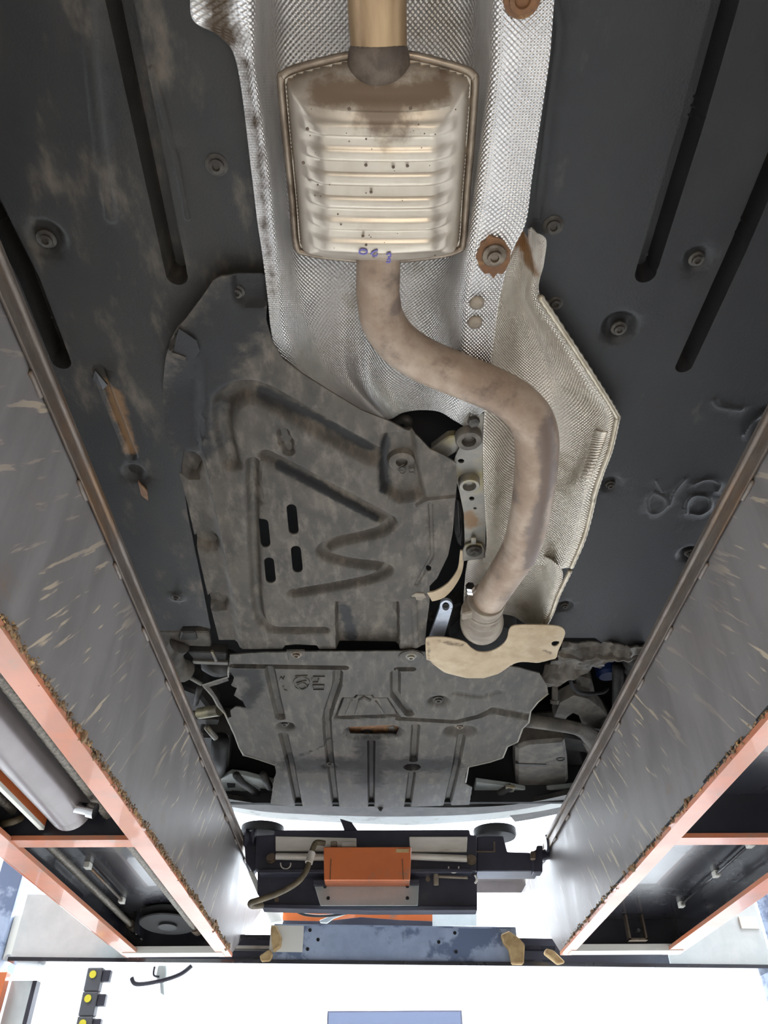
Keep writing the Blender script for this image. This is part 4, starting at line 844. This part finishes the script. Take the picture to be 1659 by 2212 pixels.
def rope(lab, x, z, y0, y1, r, name='wire_rope'):
    t = thing(name, lab, 'cable', (x, (y0+y1)/2, CZ+z))
    bm = bmesh.new(); n = int((y1-y0)/.012)
    path = [Vector((x, y0+(y1-y0)*k/n, CZ+z)) for k in range(n+1)]
    tube(path, [r*(1+(.10 if k % 2 else 0)) for k in range(n+1)], 8, bm); obj('strand', bm, ROPE, t, smooth=True)
    for yy in ((y0, y1)): obj('ferrule', lathe([(r*1.5, -.03), (r*1.6, 0), (r*1.5, .03)], Vector((x, yy, CZ+z)), (0, 1, 0), 12), SEAM, t, smooth=40)
rope('thick steel wire rope next to the orange lip of the left runway', -.604, .60, -.9, 2.86, .011)
rope('second steel wire rope along the outer wall inside the left runway', -.818, .608, -.9, 2.86, .009)
for i, o in enumerate([q for q in bpy.data.objects if q.name.startswith('wire_rope')]): pass
t = thing('air_hose', 'bent olive air hose crossing the left edge inside the left runway', 'hose', P(30, 1770, .62))
obj('hose', tube(smooth_path([P(-40, 1800, .575), P(0, 1782, .575), P(35, 1772, .580), P(66, 1754, .625)], 6), .008, 10), HOSE, t, smooth=True)
def brake_line(lab, pts, n):
    t = thing('brake_line', lab, 'pipe', Vector(pts[0])+Vector((0, 0, CZ)))
    p = [Vector((x, y, z+CZ)) for x, y, z in pts]; obj('line', tube(p, .004, 8), NAVY if n else RAIL, t, smooth=True)
    for q in p: obj('clip', box(q.x-.008, q.x+.008, q.y-.014, q.y+.014, q.z-CZ-.008, q.z-CZ+.008, bev=.002), WPL, t)
brake_line('thin pipe with clips fixed under the deck of the left runway', [(-.800, 2.26, .632), (-.800, 2.63, .632)], 0)
brake_line('thin black pipe with three pale clips under the deck of the right runway', [tuple(P(x, y, .632)-Vector((0, 0, CZ))) for x, y in ((1620, 1823), (1547, 1888), (1472, 1954))], 1)
t = thing('rope_anchor', 'bright anchor bolt at the front end of the second rope', 'bolt', (-.818, 2.87, CZ+.632))
obj('anchor', lathe([(.014, 0), (.016, .01), (.016, .03), (.008, .034), (.008, .06)], Vector((-.818, 2.885, CZ+.608)), (0, 1, 0), 6), CHROME, t)
obj('anchor_plate', box(-.80, -.79, 2.82, 2.93, .585, .640), NAVY, t)
t = thing('rope_sheave', 'black grooved rope sheave at the front end of the left runway', 'pulley', (-.68, 2.72, CZ+.72))
obj('sheave', lathe([(.09, -.016), (.094, -.013), (.08, 0), (.094, .013), (.09, .016)], Vector((-.68, 2.78, CZ+.610)), (.0, .12, 1), 36), BLACK, t, smooth=30)
obj('hub', lathe([(.03, -.024), (.03, .022)], Vector((-.68, 2.78, CZ+.610)), (0, .12, 1), 18), RUBB, t, smooth=30)
t = thing('square_bracket', 'dark square bracket hanging at the front end of the right runway', 'bracket', (.868, 2.86, CZ+.56))
def frame_y(x0, x1, z0, z1, y, w, d, m, tt, name='frame_bar'):
    for a in ((x0, x0+w, z0, z1), (x1-w, x1, z0, z1), (x0, x1, z0, z0+w)): obj(name, box(a[0], a[1], y, y+d, a[2], a[3]), m, tt)
frame_y(.838, .899, .560, .638, 2.86, .006, .03, SEAM, t); obj('centre_stud', lathe([(.006, 0), (.006, .02)], Vector((.868, 2.86, CZ+.585)), (0, -1, 0), 8), CHROME, t)
# crossbeam and posts
t = thing('crossbeam', 'blue grey lift crossbeam spanning below the runway ends', 'crossbeam', (.06, 3.1, CZ+.54))
def beam(n, x0, x1, d0, d1, z0, z1, m, **k):
    return obj(n, prism([Vector((x0, yb(x0)+d0, z0+CZ)), Vector((x1, yb(x1)+d0, z0+CZ)), Vector((x1, yb(x1)+d1, z0+CZ)), Vector((x0, yb(x0)+d1, z0+CZ))], (0, 0, z1-z0)), m, t, **k)
beam('bottom_flange', -1.25, 1.44, 0, .30, .528, .540, NAVY); beam('back_plate', -1.25, 1.44, .22, .23, .54, .66, NAVYJ)
fpl = beam('face_plate', -.368, .505, .012, .022, .540, .648, BLUEG, label='blue grey face plate')
beam('top_flange', -.368, .505, .012, .25, .648, .654, BLUEG)
beam('end_plate', -.378, -.262, .004, .012, .565, .648, WPL, label='white end plate')
for k in range(3): beam('inner_bar', -.52, -.37, .10, .14, .556+.035*k, .566+.035*k, ALU if k % 2 else NAVY)
for k in range(2): beam('inner_bar', .505, .66, .10, .14, .556+.045*k, .566+.045*k, NAVY)
for (x, z) in ((-.24, .635), (-.21, .605), (-.245, .575), (.28, .632), (.22, .602), (.28, .572)): obj('rivet_hole', lathe([(.006, 0), (.006, .003)], Vector((x, yb(x)+.0125, CZ+z)), (0, -1, 0), 10), BLACK, fpl)
beam('end_box', -1.25, -.86, .02, .03, .54, .74, PAD); beam('end_box', 1.06, 1.44, .02, .03, .54, .78, PAD)
beam('side_label', 1.36, 1.43, .012, .02, .66, .70, WPL)
t = thing('foam_wrap', 'yellowed foam wrap on the left end of the crossbeam', 'padding', (-.38, 3.04, CZ+.54))
def blob(pts, d, name='wrap'): return obj(name, prism(pts, (0, d, 0), bev=.004), FOAM, t)
blob([PY(x, y, 3.02) for x, y in ((585, 2000), (596, 1998), (608, 2022), (606, 2044), (590, 2056), (586, 2030))], .03)
blob([PY(x, y, 3.03) for x, y in ((560, 2064), (582, 2050), (590, 2060), (584, 2076), (564, 2078))], .02, 'scrap')
t = thing('foam_wrap', 'yellowed foam wrap on the right end of the crossbeam', 'padding', (.47, 3.09, CZ+.54))
blob([PY(x, y, 3.08) for x, y in ((1082, 2018), (1100, 2010), (1122, 2026), (1134, 2040), (1132, 2082), (1106, 2082), (1100, 2050), (1088, 2036))], .03)
blob([PY(x, y, 3.02) for x, y in ((1180, 2048), (1196, 2052), (1222, 2078), (1206, 2082), (1176, 2058))], .03, 'scrap')
def post(lab, x, y, s):
    t = thing('lift_post', lab, 'lift post', (x, y, 0))
    obj('column', box(x-.09, x+.0, y, y+.16, -CZ, 1.6, bev=.004), BLUEG, t); obj('front_strip', box(x+.002, x+.036, y+.01, y+.05, -CZ, .52, bev=.002), ORANGE, t, label='orange front strip')
    obj('edge_strip', box(x+.04, x+.115, y+.06, y+.09, -CZ, .50), PAD, t); obj('dark_channel', box(x+.116, x+.13, y+.06, y+.10, -CZ, .50), NAVYJ, t)
    obj('top_bracket', box(x+.004, x+.05, y+.02, y+.06, .56, .70), WPL, t); obj('bracket_bolt', lathe([(.012, 0), (.012, .01)], Vector((x+.03, y+.01, CZ+.56)), (0, -1, 0), 10), CHROME, t)
    return t
post('lift post with orange strip at the left end of the crossbeam', -1.335, 3.10, 1)
post('blue grey lift post beyond the right end of the crossbeam', 1.56, 3.24, 1)
# cable carrier with yellow dots
t = thing('cable_carrier', 'black cable carrier chain with yellow dots hanging below the crossbeam', 'cable carrier', (-1.0, 2.95, CZ-.3))
YEL = mat('yellow_dot', sr(226, 214, 60), rough=.5)
for k in range(12):
    z1 = .500-.068*k; x0 = PY(192, 2090, 2.94).x
    ck = obj('chain_link', box(x0, x0+.050, 2.93, 2.965, z1-.067, z1, bev=.004), mat('carrier_black', sr(84, 86, 92), rough=.5) if k == 0 else bpy.data.materials['carrier_black'], t)
    obj('chain_flap', box(x0+.050, x0+.076, 2.935, 2.96, z1-.040, z1-.006, bev=.003), NAVYJ, ck)
    obj('pivot_dot', lathe([(.011, 0), (.011, .004)], Vector((x0+.022, 2.929, z1-.02+CZ)), (0, -1, 0), 14), YEL, ck)
t = thing('hanging_air_gun', 'grey air fitting with a loose dark hose hanging against the white wall', 'air fitting', (-.8, 3.4, CZ+.4))
obj('fitting', prism([PY(x, y, 2.96) for x, y in ((342, 2084), (358, 2084), (358, 2108), (352, 2122), (354, 2150), (346, 2146), (344, 2120), (336, 2112))], (0, .02, 0), bev=.003), PAD, t)
obj('hose', tube(smooth_path([PY(414, 2086, 2.96), PY(390, 2104, 2.96), PY(350, 2118, 2.94), PY(296, 2126, 2.96), PY(284, 2112, 2.96)], 6), .007, 8), NAVYJ, t, smooth=True)
obj('hook', tube(smooth_path([PY(344, 2110, 2.96), PY(332, 2106, 2.96), PY(334, 2088, 2.96)], 5), .003, 6), NAVYJ, t, smooth=True)
# wall board, red trimmed box
DBOARD = mat('dark_board', sr(58, 66, 86), rough=.6)
t = thing('wall_board', 'plain blue grey board high on the white front wall', 'board', PY(850, 2200, 6.45))
a = PY(710, 2187, 6.44); b = PY(995, 2189, 6.44)
obj('panel', box(a.x, b.x, 6.44, 6.49, a.z-CZ-.5, a.z-CZ), DBOARD, t); obj('frame', box(a.x-.01, b.x+.01, 6.45, 6.50, a.z-CZ-.51, a.z-CZ+.01), NAVYJ, t)
t = thing('wall_box', 'white box with a red band on the wall at the left edge', 'box', PY(10, 1930, 4.6))
a = PY(-40, 1890, 4.6); b = PY(28, 1960, 4.6)
obj('case', box(a.x, b.x, 4.6, 4.8, b.z-CZ, a.z-CZ, bev=.01), WPL, t); obj('red_band', box(a.x-.004, b.x+.004, 4.59, 4.8, b.z-CZ+.07, b.z-CZ+.15), mat('red_paint', sr(190, 50, 44), rough=.5), t, label='red band')
obj('wall_arm', box(a.x-.06, b.x+.06, 4.8, 6.5, b.z-CZ+.05, b.z-CZ+.2), PAD, t)
# ------------------------------------------------------------ rolling jack between the runways
YJ = 2.86
t = thing('rolling_jack', 'dark rolling jack beam with orange box slung between the runway rails', 'jack', PY(830, 1900, YJ))
def pl(n, pts, y, d, m, bev=.003, par=None, **k): return obj(n, prism([PY(a, b, y) for a, b in pts], (0, d, 0), bev=bev), m, par or t, **k)
pl('main_beam', [(592, 1793), (1014, 1792), (1016, 1803), (1030, 1804), (1030, 1882), (560, 1882), (550, 1872), (552, 1805), (592, 1803)], YJ+.03, .16, NAVYJ)
pl('telescopic_arm', [(1030, 1806), (1088, 1806), (1096, 1840), (1165, 1842), (1165, 1882), (1030, 1882)], YJ+.05, .10, NAVYJ)
pl('arm_step', [(1028, 1838), (1066, 1838), (1066, 1818), (1070, 1818), (1070, 1841), (1028, 1841)], YJ+.046, .004, SEAM, bev=0)
pl('arm_bracket', [(1150, 1838), (1158, 1836), (1160, 1826), (1172, 1826), (1172, 1884), (1152, 1884)], YJ+.03, .05, NAVYJ)
pl('bracket_nut', [(1146, 1838), (1158, 1838), (1158, 1856), (1146, 1856)], YJ+.015, .02, SEAM)
for (x, y) in ((1190, 1822), (540, 1810)):
    obj('rail_roller', lathe([(.028, -.02), (.032, -.014), (.020, 0), (.032, .014), (.028, .02)], PY(x, y, YJ+.06), (1, 0, 0), 24), NAVYJ, t, smooth=30)
pl('roller_fork', [(1165, 1838), (1196, 1828), (1196, 1850), (1168, 1856)], YJ+.08, .03, NAVYJ)
pl('roller_fork', [(528, 1812), (560, 1806), (560, 1870), (546, 1884), (530, 1860)], YJ+.06, .04, NAVYJ)
for (x, y) in ((566, 1805), (1070, 1810)): obj('lift_pad', lathe([(.075, 0), (.08, .008), (.08, .03), (.06, .036)], PY(x, y, YJ+.12), (0, 0, 1), 28), RUBB, t, smooth=40)
pl('lower_apron', [(556, 1882), (1030, 1882), (1031, 1958), (800, 1958), (570, 1954), (556, 1930)], YJ+.06, .01, NAVYJ, bev=.001)
pl('apron_lip', [(566, 1954), (800, 1959), (1031, 1958), (1031, 1966), (800, 1967), (566, 1961)], YJ+.02, .06, NAVYJ, bev=.001)
pl('beam_shelf', [(560, 1878), (1020, 1876), (1020, 1884), (560, 1886)], YJ-.005, .06, NAVYJ, bev=.001)
pl('alloy_tread', [(595, 1806), (770, 1810), (770, 1838), (595, 1838)], YJ+.018, .02, ALU, bev=.002, label='scuffed pale alloy plate')
pl('alloy_tread', [(884, 1807), (1010, 1807), (1008, 1840), (886, 1840)], YJ+.018, .02, ALU, bev=.002, label='scuffed pale alloy plate')
for x0, x1 in ((596, 702), (886, 1008)): obj('locking_bar', tube([PY(x0, 1850, YJ+.012), PY(x1, 1855 if x0 > 700 else 1852, YJ+.012)], .012, 12), ALU, t, smooth=40)
ob = pl('orange_box', [(699, 1829), (889, 1829), (886, 1902), (700, 1902)], YJ-.06, .10, ORANGE, bev=.003, label='orange pump box')
pl('box_sticker', [(856, 1834), (884, 1834), (883, 1841), (855, 1841)], YJ-.063, .003, FOAM, bev=0, par=ob)
pl('box_seam', [(714, 1855), (716, 1855), (714, 1900), (712, 1900)], YJ-.062, .002, RUST, bev=0, par=ob); pl('box_seam', [(868, 1855), (870, 1855), (872, 1900), (870, 1900)], YJ-.062, .002, RUST, bev=0, par=ob)
pv = [PY(678, 1911, YJ+.02), PY(905, 1909, YJ+.02), PY(903, 1957, YJ-.03), PY(692, 1957, YJ-.03)]
gp = obj('grey_pad', prism(pv, (0, .014, .006), bev=.002), PAD, t, label='pale grey tilted plate')
pl('pad_edge', [(676, 1900), (906, 1899), (906, 1911), (676, 1913)], YJ+.005, .04, NAVYJ, bev=.002)
for (x, y) in ((702, 1915), (709, 1940), (880, 1915), (880, 1940)): 
    s = (y-1910)/47; obj('pad_hole', lathe([(.006, 0), (.006, .004)], PY(x, y, YJ+.018-.05*s), (0, -1, -.3), 10), BLACK, gp)
pl('release_fin', [(734, 1768), (760, 1776), (774, 1796), (784, 1806), (782, 1822), (758, 1814), (744, 1794)], YJ+.04, .012, NAVYJ, bev=.002)
pl('valve_block', [(738, 1818), (768, 1816), (770, 1829), (738, 1830)], YJ-.02, .05, ALU)
pl('valve_brass', [(714, 1817), (728, 1816), (728, 1827), (714, 1828)], YJ-.02, .04, TAN)
obj('oil_hose', tube(smooth_path([PY(702, 1822, YJ-.03), PY(684, 1820, YJ-.04), PY(676, 1832, YJ-.05), PY(669, 1856, YJ-.06), PY(662, 1880, YJ-.07), PY(642, 1906, YJ-.08), PY(604, 1928, YJ-.09), PY(560, 1944, YJ-.10), PY(542, 1950, YJ-.09), PY(545, 1957, YJ-.07), PY(566, 1956, YJ-.03)], 6), .0095, 12), HOSE, t, smooth=True, label='olive hydraulic hose')
obj('hose_ferrule', tube([PY(674, 1842, YJ-.055), PY(667, 1864, YJ-.065)], .0135, 12), ALU, t, smooth=40)
for x, y in ((617, 1866), (980, 1874)): obj('ring_clip', tube(smooth_path([PY(x+11*math.cos(a), y+11*math.sin(a), YJ-.0) for a in np.linspace(-.2, math.pi+.2, 9)], 3), .0025, 6), ALU, t, smooth=True)
for x, y in ((586, 1855), (1018, 1858)): obj('hex_bolt', lathe([(.018, 0), (.018, .006), (.013, .006), (.013, .018), (.004, .018)], PY(x, y, YJ+.028), (0, -1, 0), 16), SEAM, t, smooth=35)
obj('handle_rod', tube([PY(942, 1893, YJ+.02), PY(1010, 1896, YJ+.02)], .005, 8), TAN, t, smooth=True)
obj('handle_nut', tube([PY(942, 1884, YJ+.02), PY(942, 1912, YJ+.02)], .009, 6), TAN, t)
obj('handle_hook', tube(smooth_path([PY(1026, 1890, YJ+.02), PY(1030, 1900, YJ+.02), PY(1026, 1908, YJ+.02)], 4), .004, 8), WPL, t, smooth=True)
for x, y in ((598, 1944), (656, 1882), (924, 1900)): obj('small_bolt', lathe([(.009, 0), (.009, .006)], PY(x, y, YJ+.058), (0, -1, 0), 6), SEAM, t)
pl('rail_guide', [(536, 1882), (546, 1880), (568, 1926), (564, 1934), (556, 1930)], YJ+.08, .01, WPL, label='white guide strip')
# second beam behind
YK = 3.75
t = thing('rear_cross_frame', 'orange rear frame and pale panels seen behind the jack', 'frame', PY(770, 1975, YK))
pl('orange_panel', [(612, 1950), (934, 1950), (934, 1990), (860, 1988), (780, 1982), (700, 1992), (610, 1990)], YK+.04, .01, ORANGE, bev=.001)
pl('dark_skirt', [(610, 1988), (700, 1990), (780, 1981), (860, 1987), (934, 1990), (934, 2001), (610, 1999)], YK+.02, .02, NAVYJ, bev=.001)
pl('white_bracket', [(566, 1956), (600, 1958), (612, 1990), (584, 1994)], YK-.02, .02, WPL)
pl('grey_lever', [(690, 1988), (700, 1984), (748, 1966), (766, 1962), (766, 1968), (720, 1984), (706, 1994), (692, 1993)], YK-.02, .012, PAD, bev=.001)
obj('thin_hose', tube(smooth_path([PY(634, 1964, YK-.03), PY(660, 1976, YK-.03), PY(710, 1978, YK-.03), PY(770, 1968, YK-.03), PY(800, 1960, YK-.03)], 6), .006, 8), RUBB, t, smooth=True)
pl('white_panel', [(934, 1966), (1030, 1966), (1030, 2000), (934, 2000)], YK+.04, .01, PAD, bev=.001)
pl('grey_window_panel', [(1030, 1890), (1140, 1890), (1140, 1928), (1030, 1928)], YK+.04, .01, CYL, bev=.001)
pl('window_frame', [(1028, 1880), (1140, 1880), (1150, 1884), (1146, 1952), (1142, 1952), (1136, 1889), (1028, 1889)], YK, .03, WPL, bev=.001)
